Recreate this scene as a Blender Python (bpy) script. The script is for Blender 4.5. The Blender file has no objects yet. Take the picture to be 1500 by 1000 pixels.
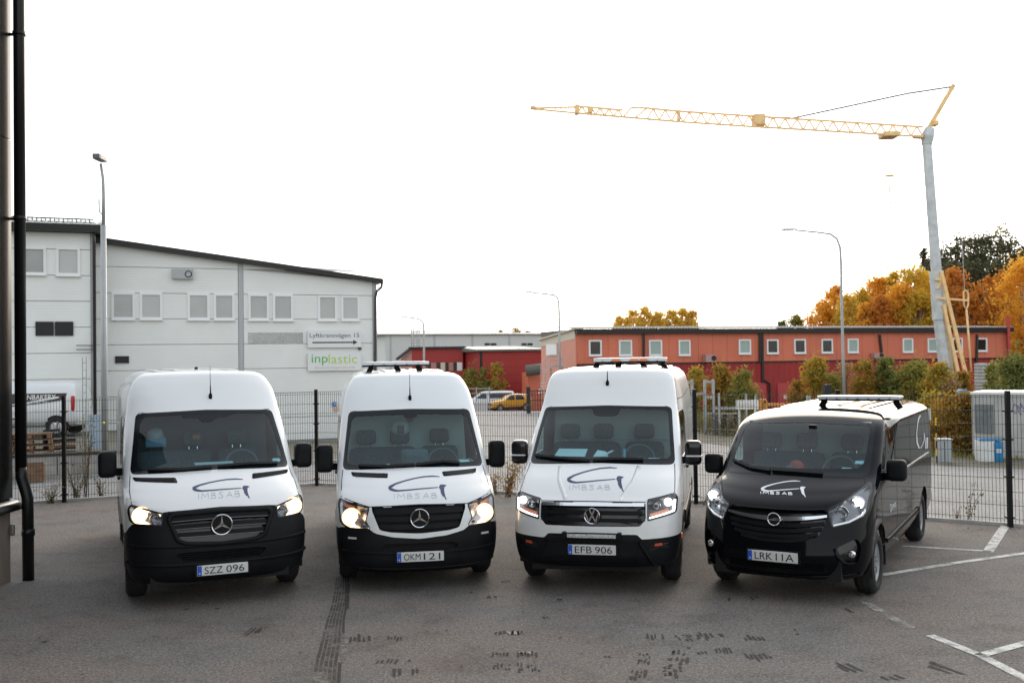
import bpy, math, random
import numpy as np
from mathutils import Vector, Matrix
from mathutils.bvhtree import BVHTree
R = math.radians
rnd = random.Random(11); nrg = np.random.default_rng(11)
sc = bpy.context.scene; coll = sc.collection

# ------------------------------------------------------------------ camera, sky, sun, exposure
FPX, PITCH, ROLL, CAMH = 1466.2, R(1.1066), R(0.793), 2.564
cd = bpy.data.cameras.new('camera'); cam = bpy.data.objects.new('camera', cd); coll.objects.link(cam)
cd.sensor_width = 36.0; cd.lens = 36.0 * FPX / 1500.0; cd.clip_start = 0.1; cd.clip_end = 2000
cam.matrix_world = Matrix.Translation((0, 0, CAMH)) @ Matrix.Rotation(math.pi/2 + PITCH, 4, 'X') @ Matrix.Rotation(-ROLL, 4, 'Z')
cd.dof.use_dof = True; cd.dof.focus_distance = 12.5; cd.dof.aperture_fstop = 2.8
sc.camera = cam
SUN_AZ, SUN_EL = R(14), R(15)
w = bpy.data.worlds.new('World'); sc.world = w; w.use_nodes = True
wn = w.node_tree.nodes; wl = w.node_tree.links
sky = wn.new('ShaderNodeTexSky'); sky.sky_type = 'NISHITA'; sky.sun_disc = False
sky.sun_elevation = SUN_EL; sky.sun_rotation = SUN_AZ; sky.air_density = 1.0; sky.dust_density = 1.5; sky.ozone_density = 1.0
hs = wn.new('ShaderNodeHueSaturation'); hs.inputs['Saturation'].default_value = 0.6; hs.inputs['Value'].default_value = 8.0
gm = wn.new('ShaderNodeGamma'); gm.inputs['Gamma'].default_value = 0.36       # thin high cloud evens out the whole sky
wl.new(sky.outputs[0], hs.inputs['Color']); wl.new(hs.outputs[0], gm.inputs['Color']); wl.new(gm.outputs[0], wn['Background'].inputs['Color'])
wn['Background'].inputs['Strength'].default_value = 0.15
sl = bpy.data.lights.new('sun', 'SUN'); sl.energy = 0.9; sl.angle = R(45); sl.color = (1.0, 0.85, 0.68)
so = bpy.data.objects.new('sun', sl); coll.objects.link(so)
sd = Vector((math.sin(SUN_AZ)*math.cos(SUN_EL), math.cos(SUN_AZ)*math.cos(SUN_EL), math.sin(SUN_EL)))
so.rotation_euler = sd.to_track_quat('Z', 'Y').to_euler(); so.location = (0, 0, 30)
sc.view_settings.view_transform = 'Standard'; sc.view_settings.look = 'None'
sc.view_settings.gamma = 1.0; sc.view_settings.use_curve_mapping = False
sc.view_settings.exposure = 1.55
sc.render.engine = 'CYCLES'; sc.cycles.max_bounces = 8; sc.cycles.transparent_max_bounces = 16
sc.cycles.use_denoising = True; sc.cycles.sample_clamp_indirect = 8.0; sc.cycles.caustics_reflective = False; sc.cycles.caustics_refractive = False

# ------------------------------------------------------------------ pixel <-> world helpers (photograph pixels, 1500 x 1000)
def ray(u, v):
    U, V = u-750, v-500; c, s = math.cos(ROLL), math.sin(ROLL)
    a, b = U*c - V*s, U*s + V*c; cp, sp = math.cos(PITCH), math.sin(PITCH)
    return Vector((a, FPX*cp + b*sp, FPX*sp - b*cp)).normalized()
EYE = Vector((0, 0, CAMH))
def at(u, v, Y): d = ray(u, v); return EYE + d*(Y/d.y)
FPOST = [(-18.0, 14.7), (-13.3, 16.9), (-10.9, 17.98), (-8.52, 19.07), (-6.32, 20.08), (-4.13, 21.09), (-1.69, 19.97), (0.76, 18.85), (3.2, 17.73), (5.27, 16.32), (7.33, 14.91), (9.4, 13.5), (11.47, 12.1), (13.5, 10.7)]
_fx = [p[0] for p in FPOST]; _fy = [p[1] for p in FPOST]
def gz(x, y):
    g = y - float(np.interp(x, _fx, _fy))
    if g <= 0: return 0.0
    return -0.0205*min(g, 50.0) - 0.045*min(max(g-50.0, 0.0), 40.0)
def gp(u, v, dz=0.0):
    d = ray(u, v); z = 0.0
    for _ in range(30):
        t = (z - CAMH)/d.z; p = EYE + d*t; z = 0.5*z + 0.5*gz(p.x, p.y)
    return Vector((p.x, p.y, gz(p.x, p.y)+dz))
class Plane2:                                # a vertical wall through A with direction to B; pixels -> (s along wall, z)
    def __init__(s, A, B):
        s.A = Vector((A[0], A[1], 0)); s.u = Vector((B[0]-A[0], B[1]-A[1], 0)); s.len = s.u.length; s.u.normalize()
        s.n = Vector((s.u.y, -s.u.x, 0))       # faces the camera side (right of u)
        if s.n.y > 0 and abs(s.n.y) > abs(s.n.x): s.n = -s.n
    def hit(s, px, py, off=0.0):
        d = ray(px, py); t = ((s.A + s.n*off - EYE).dot(s.n))/d.dot(s.n); p = EYE + d*t
        return ((p - s.A).dot(s.u), p.z)
    def P(s, a, z, off=0.0): q = s.A + s.u*a + s.n*off; return Vector((q.x, q.y, z))

# ------------------------------------------------------------------ materials
MATS = {}
def mat(name, c=(.5,.5,.5), rough=.5, metal=0.0, coat=0.0, var=0.0, vscale=5.0, bump=0.0, bscale=60.0, spec=.5, c2=None, emit=0.0, trans=0.0, detail=4.0, stretch=None):
    if name in MATS: return MATS[name]
    m = bpy.data.materials.new(name); m.use_nodes = True; nt = m.node_tree; N, L = nt.nodes, nt.links
    b = N['Principled BSDF']; b.inputs['Base Color'].default_value = (*c, 1); b.inputs['Roughness'].default_value = rough
    b.inputs['Metallic'].default_value = metal; b.inputs['Specular IOR Level'].default_value = spec
    b.inputs['Coat Weight'].default_value = coat; b.inputs['Coat Roughness'].default_value = .04
    tc = N.new('ShaderNodeTexCoord'); src = tc.outputs['Object']
    if stretch:
        mp = N.new('ShaderNodeMapping'); mp.inputs['Scale'].default_value = stretch; L.new(src, mp.inputs[0]); src = mp.outputs[0]
    if var or c2:
        n = N.new('ShaderNodeTexNoise'); n.inputs['Scale'].default_value = vscale; n.inputs['Detail'].default_value = detail; L.new(src, n.inputs['Vector'])
        r = N.new('ShaderNodeValToRGB'); r.color_ramp.elements[0].position = .32; r.color_ramp.elements[1].position = .68
        a = tuple(max(0, x*(1-var)) for x in c); e = c2 if c2 else tuple(min(1, x*(1+var)) for x in c)
        r.color_ramp.elements[0].color = (*a, 1); r.color_ramp.elements[1].color = (*e, 1)
        L.new(n.outputs['Fac'], r.inputs['Fac']); L.new(r.outputs['Color'], b.inputs['Base Color'])
    if bump:
        n2 = N.new('ShaderNodeTexNoise'); n2.inputs['Scale'].default_value = bscale; n2.inputs['Detail'].default_value = 3; L.new(src, n2.inputs['Vector'])
        bp = N.new('ShaderNodeBump'); bp.inputs['Strength'].default_value = bump; bp.inputs['Distance'].default_value = .02
        L.new(n2.outputs['Fac'], bp.inputs['Height']); L.new(bp.outputs['Normal'], b.inputs['Normal'])
    if emit:
        b.inputs['Emission Color'].default_value = (*(c2 or c), 1); b.inputs['Emission Strength'].default_value = emit
    if trans:
        out = N['Material Output']; t = N.new('ShaderNodeBsdfTranslucent'); mx = N.new('ShaderNodeMixShader'); mx.inputs[0].default_value = trans
        if var or c2: L.new(r.outputs['Color'], t.inputs['Color'])
        else: t.inputs['Color'].default_value = (*c, 1)
        L.new(b.outputs[0], mx.inputs[1]); L.new(t.outputs[0], mx.inputs[2]); L.new(mx.outputs[0], out.inputs['Surface'])
    MATS[name] = m; return m
def glass(name, tint=(.75,.85,.85), refl=1.0, ior=1.5, rough=.0):
    if name in MATS: return MATS[name]
    m = bpy.data.materials.new(name); m.use_nodes = True; nt = m.node_tree; N, L = nt.nodes, nt.links
    N.remove(N['Principled BSDF']); out = N['Material Output']
    tr = N.new('ShaderNodeBsdfTransparent'); tr.inputs['Color'].default_value = (*tint, 1)
    gl = N.new('ShaderNodeBsdfGlossy'); gl.inputs['Roughness'].default_value = rough
    fr = N.new('ShaderNodeFresnel'); fr.inputs['IOR'].default_value = ior
    ge = N.new('ShaderNodeNewGeometry'); mi = N.new('ShaderNodeMapRange'); mi.inputs['To Min'].default_value = ior; mi.inputs['To Max'].default_value = 1/ior; L.new(ge.outputs['Backfacing'], mi.inputs['Value']); L.new(mi.outputs[0], fr.inputs['IOR'])   # a thin pane: alike from both sides
    mu = N.new('ShaderNodeMath'); mu.operation = 'MULTIPLY'; mu.inputs[1].default_value = refl; mu.use_clamp = True
    mx = N.new('ShaderNodeMixShader'); L.new(fr.outputs[0], mu.inputs[0]); L.new(mu.outputs[0], mx.inputs[0]); L.new(tr.outputs[0], mx.inputs[1]); L.new(gl.outputs[0], mx.inputs[2]); L.new(mx.outputs[0], out.inputs['Surface'])
    MATS[name] = m; return m
def worn(name, c, thr=.45, scale=9.0, rough=.85, soft=.12, fine=60.0, opac=1.0):     # paint or dirt film with gaps where it has worn away
    if name in MATS: return MATS[name]
    m = mat(name, c, rough, var=.15, vscale=30); nt = m.node_tree; N, L = nt.nodes, nt.links
    b = N['Principled BSDF']; tc = N.new('ShaderNodeTexCoord')
    n = N.new('ShaderNodeTexNoise'); n.inputs['Scale'].default_value = scale; n.inputs['Detail'].default_value = 8; n.inputs['Roughness'].default_value = .7
    n2 = N.new('ShaderNodeTexNoise'); n2.inputs['Scale'].default_value = fine; n2.inputs['Detail'].default_value = 4
    L.new(tc.outputs['Object'], n.inputs[0]); L.new(tc.outputs['Object'], n2.inputs[0])
    ad = N.new('ShaderNodeMath'); ad.operation = 'MULTIPLY_ADD'; ad.inputs[1].default_value = .45; L.new(n2.outputs['Fac'], ad.inputs[0]); L.new(n.outputs['Fac'], ad.inputs[2])
    mr = N.new('ShaderNodeMapRange'); mr.inputs['From Min'].default_value = thr+.22-soft; mr.inputs['From Max'].default_value = thr+.22+soft; mr.inputs['To Max'].default_value = opac
    L.new(ad.outputs[0], mr.inputs['Value']); L.new(mr.outputs[0], b.inputs['Alpha']); return m

# ------------------------------------------------------------------ mesh helpers
def link(name, me, parent=None, loc=(0,0,0)):
    o = bpy.data.objects.new(name, me); coll.objects.link(o); o.location = loc
    if parent is not None: o.parent = parent
    return o
def wloc(o):
    p = Vector((0,0,0))
    while o is not None: p += Vector(o.location); o = o.parent
    return p
def tag(o, label=None, cat=None, group=None, kind=None):
    if label: o['label'] = label
    if cat: o['category'] = cat
    if group: o['group'] = group
    if kind: o['kind'] = kind
    return o
def empty(name, loc=(0,0,0), rz=0.0, label=None, cat=None, group=None):
    o = bpy.data.objects.new(name, None); coll.objects.link(o); o.location = loc; o.rotation_euler = (0,0,rz); o.empty_display_size = .2
    return tag(o, label, cat, group)
def mesh_from(name, V, F, m, smooth=False):
    me = bpy.data.meshes.new(name); me.from_pydata([tuple(map(float, v)) for v in V], [], [tuple(int(i) for i in f) for f in F])
    if m is not None: me.materials.append(m)
    if smooth: me.polygons.foreach_set('use_smooth', [True]*len(me.polygons))
    me.update(); return me
class MB:
    def __init__(s): s.v = []; s.f = []
    def add(s, V, F): k = len(s.v); s.v += [tuple(p) for p in V]; s.f += [tuple(i+k for i in f) for f in F]; return s
    def hexa(s, c):                            # 8 corners: bottom 4 ccw, top 4 ccw
        return s.add(c, [(3,2,1,0),(4,5,6,7),(0,1,5,4),(1,2,6,5),(2,3,7,6),(3,0,4,7)])
    def box(s, x0, x1, y0, y1, z0, z1):
        return s.hexa([(x0,y0,z0),(x1,y0,z0),(x1,y1,z0),(x0,y1,z0),(x0,y0,z1),(x1,y0,z1),(x1,y1,z1),(x0,y1,z1)])
    def wbox(s, pl, a0, a1, z0, z1, o0, o1, z0b=None, z1b=None):      # box on a wall plane: along a, height z, depth o (towards viewer)
        z0b = z0 if z0b is None else z0b; z1b = z1 if z1b is None else z1b
        return s.hexa([pl.P(a0,z0,o1), pl.P(a1,z0b,o1), pl.P(a1,z0b,o0), pl.P(a0,z0,o0), pl.P(a0,z1,o1), pl.P(a1,z1b,o1), pl.P(a1,z1b,o0), pl.P(a0,z1,o0)])
    def bar(s, p, q, w, h=None, up=(0,0,1)):
        p, q = Vector(p), Vector(q); h = h or w; d = (q-p).normalized(); u = Vector(up)
        if abs(d.dot(u)) > .98: u = Vector((0,1,0))
        a = d.cross(u).normalized()*w/2; b = a.cross(d).normalized()*h/2
        return s.hexa([p-a-b, p+a-b, p+a+b, p-a+b, q-a-b, q+a-b, q+a+b, q-a+b])
    def tube(s, pts, r, n=8, cap=True):
        pts = [Vector(p) for p in pts]; rs = r if isinstance(r, (list, tuple)) else [r]*len(pts); k = len(s.v)
        prev = None
        for i, p in enumerate(pts):
            d = (pts[min(i+1, len(pts)-1)] - pts[max(i-1, 0)]).normalized()
            if prev is None: a = d.orthogonal().normalized()
            else: a = (prev - d*prev.dot(d)).normalized()
            prev = a; b = d.cross(a)
            for j in range(n):
                t = 2*math.pi*j/n; s.v.append(tuple(p + (a*math.cos(t) + b*math.sin(t))*rs[i]))
        for i in range(len(pts)-1):
            for j in range(n):
                j2 = (j+1) % n; s.f.append((k+i*n+j, k+i*n+j2, k+(i+1)*n+j2, k+(i+1)*n+j))
        if cap: s.f.append(tuple(k+j for j in reversed(range(n)))); s.f.append(tuple(k+(len(pts)-1)*n+j for j in range(n)))
        return s
    def lathe(s, c, axis, prof, n=24):         # prof: (along, radius)
        c = Vector(c); ax = Vector(axis).normalized(); a = ax.orthogonal().normalized(); b = ax.cross(a); k = len(s.v)
        for (t, r) in prof:
            for j in range(n):
                th = 2*math.pi*j/n; s.v.append(tuple(c + ax*t + (a*math.cos(th) + b*math.sin(th))*r))
        for i in range(len(prof)-1):
            for j in range(n):
                j2 = (j+1) % n; s.f.append((k+i*n+j, k+i*n+j2, k+(i+1)*n+j2, k+(i+1)*n+j))
        return s
    def rbox(s, c, size, r, n=4, rot=None):      # rounded box
        c = Vector(c); h = [x/2 for x in size]; r = min(r, *h); k = len(s.v); idx = {}
        def vert(p):
            key = tuple(round(x, 4) for x in p)
            if key in idx: return idx[key]
            q = Vector([p[i]*h[i] for i in range(3)]); core = Vector([max(-(h[i]-r), min(h[i]-r, q[i])) for i in range(3)])
            e = q - core; q2 = core + (e.normalized()*r if e.length > 1e-9 else e)
            if rot is not None: q2 = rot @ q2
            s.v.append(tuple(c+q2)); idx[key] = len(s.v)-1; return idx[key]
        t = [-1.0]
        def pos(i):                             # denser near the edges
            x = -1 + 2*i/n; return math.copysign(abs(x)**.6, x)
        g = [pos(i) for i in range(n+1)]
        for ax in range(3):
            for sg in (-1, 1):
                for i in range(n):
                    for j in range(n):
                        q = []
                        for (a, b) in ((i,j),(i+1,j),(i+1,j+1),(i,j+1)):
                            p = [0,0,0]; p[ax] = sg; p[(ax+1)%3] = g[a]; p[(ax+2)%3] = g[b]; q.append(vert(p))
                        s.f.append(tuple(q) if sg > 0 else tuple(reversed(q)))
        return s
    def prism(s, poly, f0, f1):                 # poly: list of 2D points; f0, f1 map (a,b) -> 3D for the back and the front
        n = len(poly); k = len(s.v); s.v += [tuple(f0(*p)) for p in poly] + [tuple(f1(*p)) for p in poly]
        s.f.append(tuple(k+i for i in reversed(range(n)))); s.f.append(tuple(k+n+i for i in range(n)))
        for i in range(n): j = (i+1) % n; s.f.append((k+i, k+j, k+n+j, k+n+i))
        return s
    def build(s, name, m, parent=None, local=False, smooth=False, kind=None):
        V = np.array(s.v, dtype=float)
        if parent is not None:
            if not local: V = V - np.array(wloc(parent))
            return tag(link(name, mesh_from(name, V, s.f, m, smooth), parent), kind=kind)
        base = np.array([(V[:,0].min()+V[:,0].max())/2, (V[:,1].min()+V[:,1].max())/2, V[:,2].min()])
        return tag(link(name, mesh_from(name, V-base, s.f, m, smooth), None, tuple(base)), kind=kind)
def fast_mesh(name, V, nper, m, smooth=False):   # V: (n*nper,3) separate polygons of nper corners
    n = len(V)//nper; me = bpy.data.meshes.new(name); me.vertices.add(len(V)); me.vertices.foreach_set('co', np.ascontiguousarray(V, dtype=np.float32).ravel())
    me.loops.add(len(V)); me.loops.foreach_set('vertex_index', np.arange(len(V), dtype=np.int32))
    me.polygons.add(n); me.polygons.foreach_set('loop_start', np.arange(0, len(V), nper, dtype=np.int32))
    me.materials.append(m); me.update(calc_edges=True); return me
_txt = {}
def text_mesh(body, shear=0.0, bold=0.0):       # flat triangulated lettering: unit cap height, origin at lower left
    key = (body, shear, bold)
    if key in _txt: return _txt[key]
    cu = bpy.data.curves.new('lettering', 'FONT'); cu.body = body; cu.shear = shear; cu.offset = bold; cu.resolution_u = 3
    o = bpy.data.objects.new('lettering', cu); coll.objects.link(o); bpy.context.view_layer.update()
    me = bpy.data.meshes.new_from_object(o.evaluated_get(bpy.context.evaluated_depsgraph_get()))
    V = np.array([v.co[:] for v in me.vertices]); F = [tuple(p.vertices) for p in me.polygons]
    bpy.data.objects.remove(o); bpy.data.curves.remove(cu); bpy.data.meshes.remove(me)
    V = V[:, :2] - V[:, :2].min(0); _txt[key] = (V, F); return _txt[key]
def text_on(name, body, m, parent, f, w, h, local=False, shear=0.0, bold=0.0):  # lettering stretched to w x h, f(a,b) -> 3D
    V, F = text_mesh(body, shear, bold); s = V.max(0); P = [f(v[0]/s[0]*w, v[1]/s[1]*h) for v in V]
    b = MB(); b.add(P, F); return b.build(name, m, parent, local)
def in_poly(P, poly):
    x, y = P[:,0], P[:,1]; c = np.zeros(len(P), bool); n = len(poly)
    for i in range(n):
        x1, y1 = poly[i]; x2, y2 = poly[(i+1) % n]
        if y1 == y2: continue
        k = ((y1 > y) != (y2 > y)) & (x < (x2-x1)*(y-y1)/(y2-y1) + x1); c ^= k
    return c
def rpoly(pts, r=.03, seg=5):                    # closed polygon with rounded corners
    out = []; n = len(pts)
    for i in range(n):
        p = pts[i]; rr = p[2] if len(p) > 2 else r; p = Vector(p[:2]); a = Vector(pts[i-1][:2]); b = Vector(pts[(i+1) % n][:2])
        da, db = a-p, b-p; rr = min(rr, da.length*.45, db.length*.45)
        if rr < 1e-4: out.append(tuple(p)); continue
        s, e = p + da.normalized()*rr, p + db.normalized()*rr
        for k in range(seg+1):
            t = k/seg; q = s*(1-t)**2 + p*2*t*(1-t) + e*t*t; out.append(tuple(q))
    return out
def resamp(poly, d, closed=True):
    out = []; n = len(poly); m = n if closed else n-1
    for i in range(m):
        a = Vector(poly[i]); b = Vector(poly[(i+1) % n]); L = (b-a).length
        if L < 1e-6: continue
        k = max(1, int(round(L/d)))
        out += [tuple(a + (b-a)*j/k) for j in range(k)]
    if not closed: out.append(tuple(poly[-1]))
    return out
def mir(poly): return [(-p[0], *p[1:]) for p in reversed(poly)]
def sym(half): return list(half) + [(-p[0], *p[1:]) for p in reversed(half) if abs(p[0]) > 1e-6]
# ------------------------------------------------------------------ ground: level parking lot, then a gentle fall beyond the fence
def fence_y(x): return float(np.interp(x, _fx, _fy))
def asphalt_mat(name, c, c2, speck=.5, spec=.35, rough=.86, patch=.35):
    m = mat(name, c, rough, spec=spec); N, L = m.node_tree.nodes, m.node_tree.links; b = N['Principled BSDF']; tc = N.new('ShaderNodeTexCoord')
    def noise(s, d=4, r=.6): n = N.new('ShaderNodeTexNoise'); n.inputs['Scale'].default_value = s; n.inputs['Detail'].default_value = d; n.inputs['Roughness'].default_value = r; L.new(tc.outputs['Object'], n.inputs['Vector']); return n.outputs['Fac']
    def ramp(f, p0, c0, p1, c1): r = N.new('ShaderNodeValToRGB'); r.color_ramp.elements[0].position = p0; r.color_ramp.elements[0].color = (*c0,1); r.color_ramp.elements[1].position = p1; r.color_ramp.elements[1].color = (*c1,1); L.new(f, r.inputs[0]); return r.outputs[0]
    def mul(a, bb, f=1.0): x = N.new('ShaderNodeMix'); x.data_type = 'RGBA'; x.blend_type = 'MULTIPLY'; x.inputs[0].default_value = f; L.new(a, x.inputs[6]); L.new(bb, x.inputs[7]); return x.outputs[2]
    col = ramp(noise(.42, 7, .7), .40, c, .60, c2)
    col = mul(col, ramp(noise(46, 4, .8), .38, (.30,.30,.31), .62, (1.75,1.73,1.7)), speck)
    col = mul(col, ramp(noise(22, 5, .75), .35, (.62,.61,.61), .62, (1.2,1.19,1.18)), .8)
    col = mul(col, ramp(noise(1.5, 9, .78), .36, (.50,.47,.45), .52, (1.0,1.0,1.0)), patch)
    vr = N.new('ShaderNodeTexVoronoi'); vr.inputs['Scale'].default_value = 42; L.new(tc.outputs['Object'], vr.inputs['Vector'])
    col = mul(col, ramp(vr.outputs['Distance'], .05, (2.2,2.15,2.1), .17, (1,1,1)), .5)
    L.new(col, b.inputs['Base Color'])
    bp = N.new('ShaderNodeBump'); bp.inputs['Strength'].default_value = .5; bp.inputs['Distance'].default_value = .006; L.new(noise(260, 3), bp.inputs['Height']); L.new(bp.outputs[0], b.inputs['Normal'])
    return m
LOT = asphalt_mat('lot_asphalt', (.190,.163,.143), (.165,.158,.148), .75, patch=.6)
ROAD = asphalt_mat('road_asphalt', (.25,.25,.245), (.215,.215,.21), .5, .4, .8)
GRAVEL = mat('gravel_and_dirt', (.20,.175,.15), .95, c2=(.10,.10,.06), vscale=.9, bump=.4, bscale=25, detail=9)
VERGE = mat('dry_verge', (.15,.125,.10), .95, c2=(.085,.085,.04), vscale=1.6, bump=.6, bscale=18, detail=9)
CONC = mat('weathered_concrete', (.36,.34,.31), .9, var=.18, vscale=3, bump=.15, bscale=40)
KERB = mat('kerb_concrete', (.42,.41,.39), .9, var=.15, vscale=5, bump=.2, bscale=60)
XS = sorted(set([-320,-160,-80,-40,-28] + _fx + [18,26,40,80,160,320]))
def strip_sheet(name, xs, ylo, yhi, dz, m, parent=None, gs=(0,.02,.06,.15,.3,.5,.75,1)):
    b = MB()
    for x in xs:
        a, c = ylo(x), yhi(x)
        for t in gs: y = a+(c-a)*t; b.v.append((x, y, gz(x,y)+dz))
    n = len(gs)
    for i in range(len(xs)-1):
        for j in range(n-1): b.f.append((i*n+j, (i+1)*n+j, (i+1)*n+j+1, i*n+j+1))
    return b.build(name, m, parent, kind='structure')
b = MB(); gl = [None, 0, 6, 14, 26, 40, 50, 90, 160, 320, 700]
for x in XS:
    for g in gl:
        y = -60 if g is None else fence_y(x)+g; b.v.append((x, y, gz(x, y)))
n = len(gl)
for i in range(len(XS)-1):
    for j in range(n-1): b.f.append((i*n+j, (i+1)*n+j, (i+1)*n+j+1, i*n+j+1))
b.build('ground', GRAVEL, kind='structure')
def xs_between(a, c): return sorted(set([a, c] + [x for x in _fx if a < x < c] + list(np.arange(math.ceil(a), c, 1.0))))
b = MB(); pts = [(-30,-30)] + [(30,-30)] + [(30, fence_y(30)+.1)] + [(x, y+.06) for x, y in reversed(FPOST)] + [(-30, fence_y(-30)+.1)]
b.add([(p[0], p[1], .005) for p in pts], [tuple(range(len(pts)))]); lot = b.build('parking_lot', LOT, kind='structure')
LEDGE = [(-60,8.0),(-20,20.9),(-11.4,24.2),(-10,24.7),(-5.24,26.9),(-4.6,27.1)]
REDGE = [(6.3,36.5),(7.2,33),(8.8,29),(10.6,25.8),(13,24.4),(20,21.5),(60,14)]
_i = lambda P: (lambda x: float(np.interp(x, [p[0] for p in P], [p[1] for p in P])))
road = strip_sheet('road', xs_between(-40, -4.6), lambda x: fence_y(x)+.22, _i(LEDGE), .006, ROAD)
strip_sheet('yard', xs_between(-4.6, 6.3), lambda x: fence_y(x)+.22, lambda x: fence_y(x)+95, .006, ROAD, None, (0,.02,.06,.15,.3,50/95,.8,90/95,1))
strip_sheet('road', xs_between(6.3, 40), lambda x: fence_y(x)+.22, _i(REDGE), .006, ROAD)
strip_sheet('verge', xs_between(6.3, 40), lambda x: _i(REDGE)(x)+.02, lambda x: fence_y(x)+45, .012, VERGE)
# kerbs
b = MB()
for (p, q) in zip(FPOST[:-1], FPOST[1:]): b.bar((p[0], p[1]+.12, .0), (q[0], q[1]+.12, .0), .14, .10)
b.build('kerb', KERB, kind='structure')
b = MB(); L_ = [(x, _i(LEDGE)(x)) for x in xs_between(-30, -4.6)]
for p, q in zip(L_[:-1], L_[1:]): b.bar((p[0], p[1]+.08, gz(*p)+.03), (q[0], q[1]+.08, gz(*q)+.03), .14, .12)
b.build('kerb', KERB, kind='structure')
# painted bay lines and worn patches on the lot
LINE = worn('worn_white_paint', (.62,.61,.57), .40, 5.0, .8, .16, 70)
LINEF = worn('faint_white_paint', (.40,.39,.37), .56, 4.0, .8, .10, 80)
def pline(pts, w0, m=LINE, z=.010, name='parking_line'):
    P = [gp(*p) for p in pts]; b = MB(); n = len(P)
    for i, p in enumerate(P):
        d = (P[min(i+1,n-1)]-P[max(i-1,0)]); d.z = 0; d.normalize(); e = Vector((-d.y, d.x, 0))*w0/2; b.v += [(p.x-e.x, p.y-e.y, z), (p.x+e.x, p.y+e.y, z)]
    for i in range(n-1): b.f.append((2*i, 2*i+1, 2*i+3, 2*i+2))
    o = b.build(name, m, lot); return o
pline([(1290,843),(1400,825),(1520,808)], .10); pline([(1322,800),(1452,808)], .09); pline([(1447,809),(1474,769)], .13)
pline([(1362,931),(1437,961),(1520,1004)], .10); pline([(1434,961),(1520,938)], .10); pline([(1262,880),(1335,921)], .10, LINEF)
RUB = worn('scrubbed_rubber', (.048,.041,.037), .38, 20.0, .9, .10, 60, .92)
RUB2 = worn('rubber_track', (.060,.050,.045), .50, 6.0, .9, .10, 40, .9)
PALE = worn('ground_down_asphalt', (.34,.31,.265), .34, 16.0, .9, .10, 60)
def blot(px, py, w, h, n, m, slant=0.0, rows=1, rot=0.0):       # a print of a tyre's tread blocks
    c = gp(px, py); s = (gp(px+10, py)-c).length/10; dy = (gp(px, py-5)-c).length/5; b = MB(); r = random.Random(int(px*7+py))
    for k in range(rows):
        for i in range(n):
            if i and r.random() < .18: continue
            u = (i-(n-1)/2)*w/n + r.uniform(-.2,.2)*w/n; v = (k-(rows-1)/2)*h/rows; bw = w/n*.66*r.uniform(.7,1.15); bh = h/rows*.8*r.uniform(.45,1.15); v += r.uniform(-.16,.16)*h; u += rot*v
            q = [(-bw/2,-bh/2),(bw/2,-bh/2),(bw/2,bh/2),(-bw/2,bh/2)]; V = []
            for (a, e) in q: a2 = u+a+slant*(e+v)+r.uniform(-.2,.2)*bw; e2 = v+e+r.uniform(-.2,.2)*bh; V.append((c.x+a2*s, c.y-e2*dy, .0098))
            b.add(V, [(3,2,1,0)])
    return b.build('tyre_mark', m, lot)
for a in ((372,925,24,11,4,RUB,-.5),(527,935,34,12,5,RUB,.6),(578,935,24,11,5,RUB,.1),(745,927,46,7,7,RUB,0),(754,927,34,6,1,PALE,0),(772,959,34,10,6,RUB,0),(770,957,28,6,1,PALE,0),(774,978,34,13,7,RUB,0,2),
          (577,969,50,8,8,RUB,-.3),(594,984,40,10,6,RUB,.4),(960,933,28,11,5,RUB,-.3),(1012,934,44,12,8,RUB,.3,2),(1045,931,28,7,4,RUB,.1),(996,962,32,26,4,RUB,-.8,4),(944,965,20,16,4,RUB,-.7,3),(935,988,28,14,4,RUB,-.6,2),
          (985,985,30,14,4,RUB,-.4,3),(1060,954,26,9,5,RUB,-.2),(1105,936,34,9,5,RUB,.1),(1112,963,40,10,6,RUB,0),(733,959,26,8,5,RUB,0,2),(735,977,26,10,5,RUB,0,2),(1030,957,16,7,3,RUB,.2),
          (1240,978,30,14,3,RUB,1.2),(1305,992,34,12,3,RUB,1.0),(1388,982,30,22,2,RUB,1.3),(890,962,14,5,2,RUB,1.0),(800,905,12,3,2,RUB,1),(655,924,10,2,1,RUB,0),(820,879,12,3,2,RUB,0),(720,875,16,4,2,RUB,.3),(740,852,14,4,3,RUB,0),(690,868,8,2,1,RUB,0),(1105,876,16,5,3,RUB,0),(1068,879,6,6,1,RUB,-1),(300,884,10,3,2,RUB,0),(318,892,10,3,2,RUB,0),(275,893,10,3,1,RUB,0),(65,940,12,3,1,RUB,0),(1255,895,26,9,3,RUB,.9),(1265,872,22,8,2,RUB2,.6)): blot(*a)
def ribbon(pts, m, z, name='tyre_track'):
    b = MB()
    for (x0, x1, y) in pts: p, q = gp(x0, y), gp(x1, y); b.v += [(p.x, p.y, z), (q.x, q.y, z)]
    for i in range(len(pts)-1): b.f.append((2*i, 2*i+1, 2*i+3, 2*i+2))
    return b.build(name, m, lot)
for k in range(6):
    f0, f1 = k/6+.01, (k+.8)/6
    T = [(492,512,845),(490,512,865),(486,510,885),(478,506,910),(470,506,940),(462,502,970),(456,500,1004)]
    ribbon([(a+(c-a)*f0, a+(c-a)*f1, y) for a, c, y in T], RUB2 if k != 5 else RUB, .0094)
PALE2 = worn('scuffed_asphalt', (.21,.185,.16), .46, 12.0, .9, .14, 50)
ribbon([(500,512,928),(498,510,950),(494,505,972)], PALE2, .0108); ribbon([(460,478,985),(455,485,1004)], PALE2, .0108)
for (x0, x1, y0, y1) in ((506,513,857,870),(506,512,872,892)): ribbon([(x0,x1,y0),(x0-1,x1-1,y1)], RUB, .0108)

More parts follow.
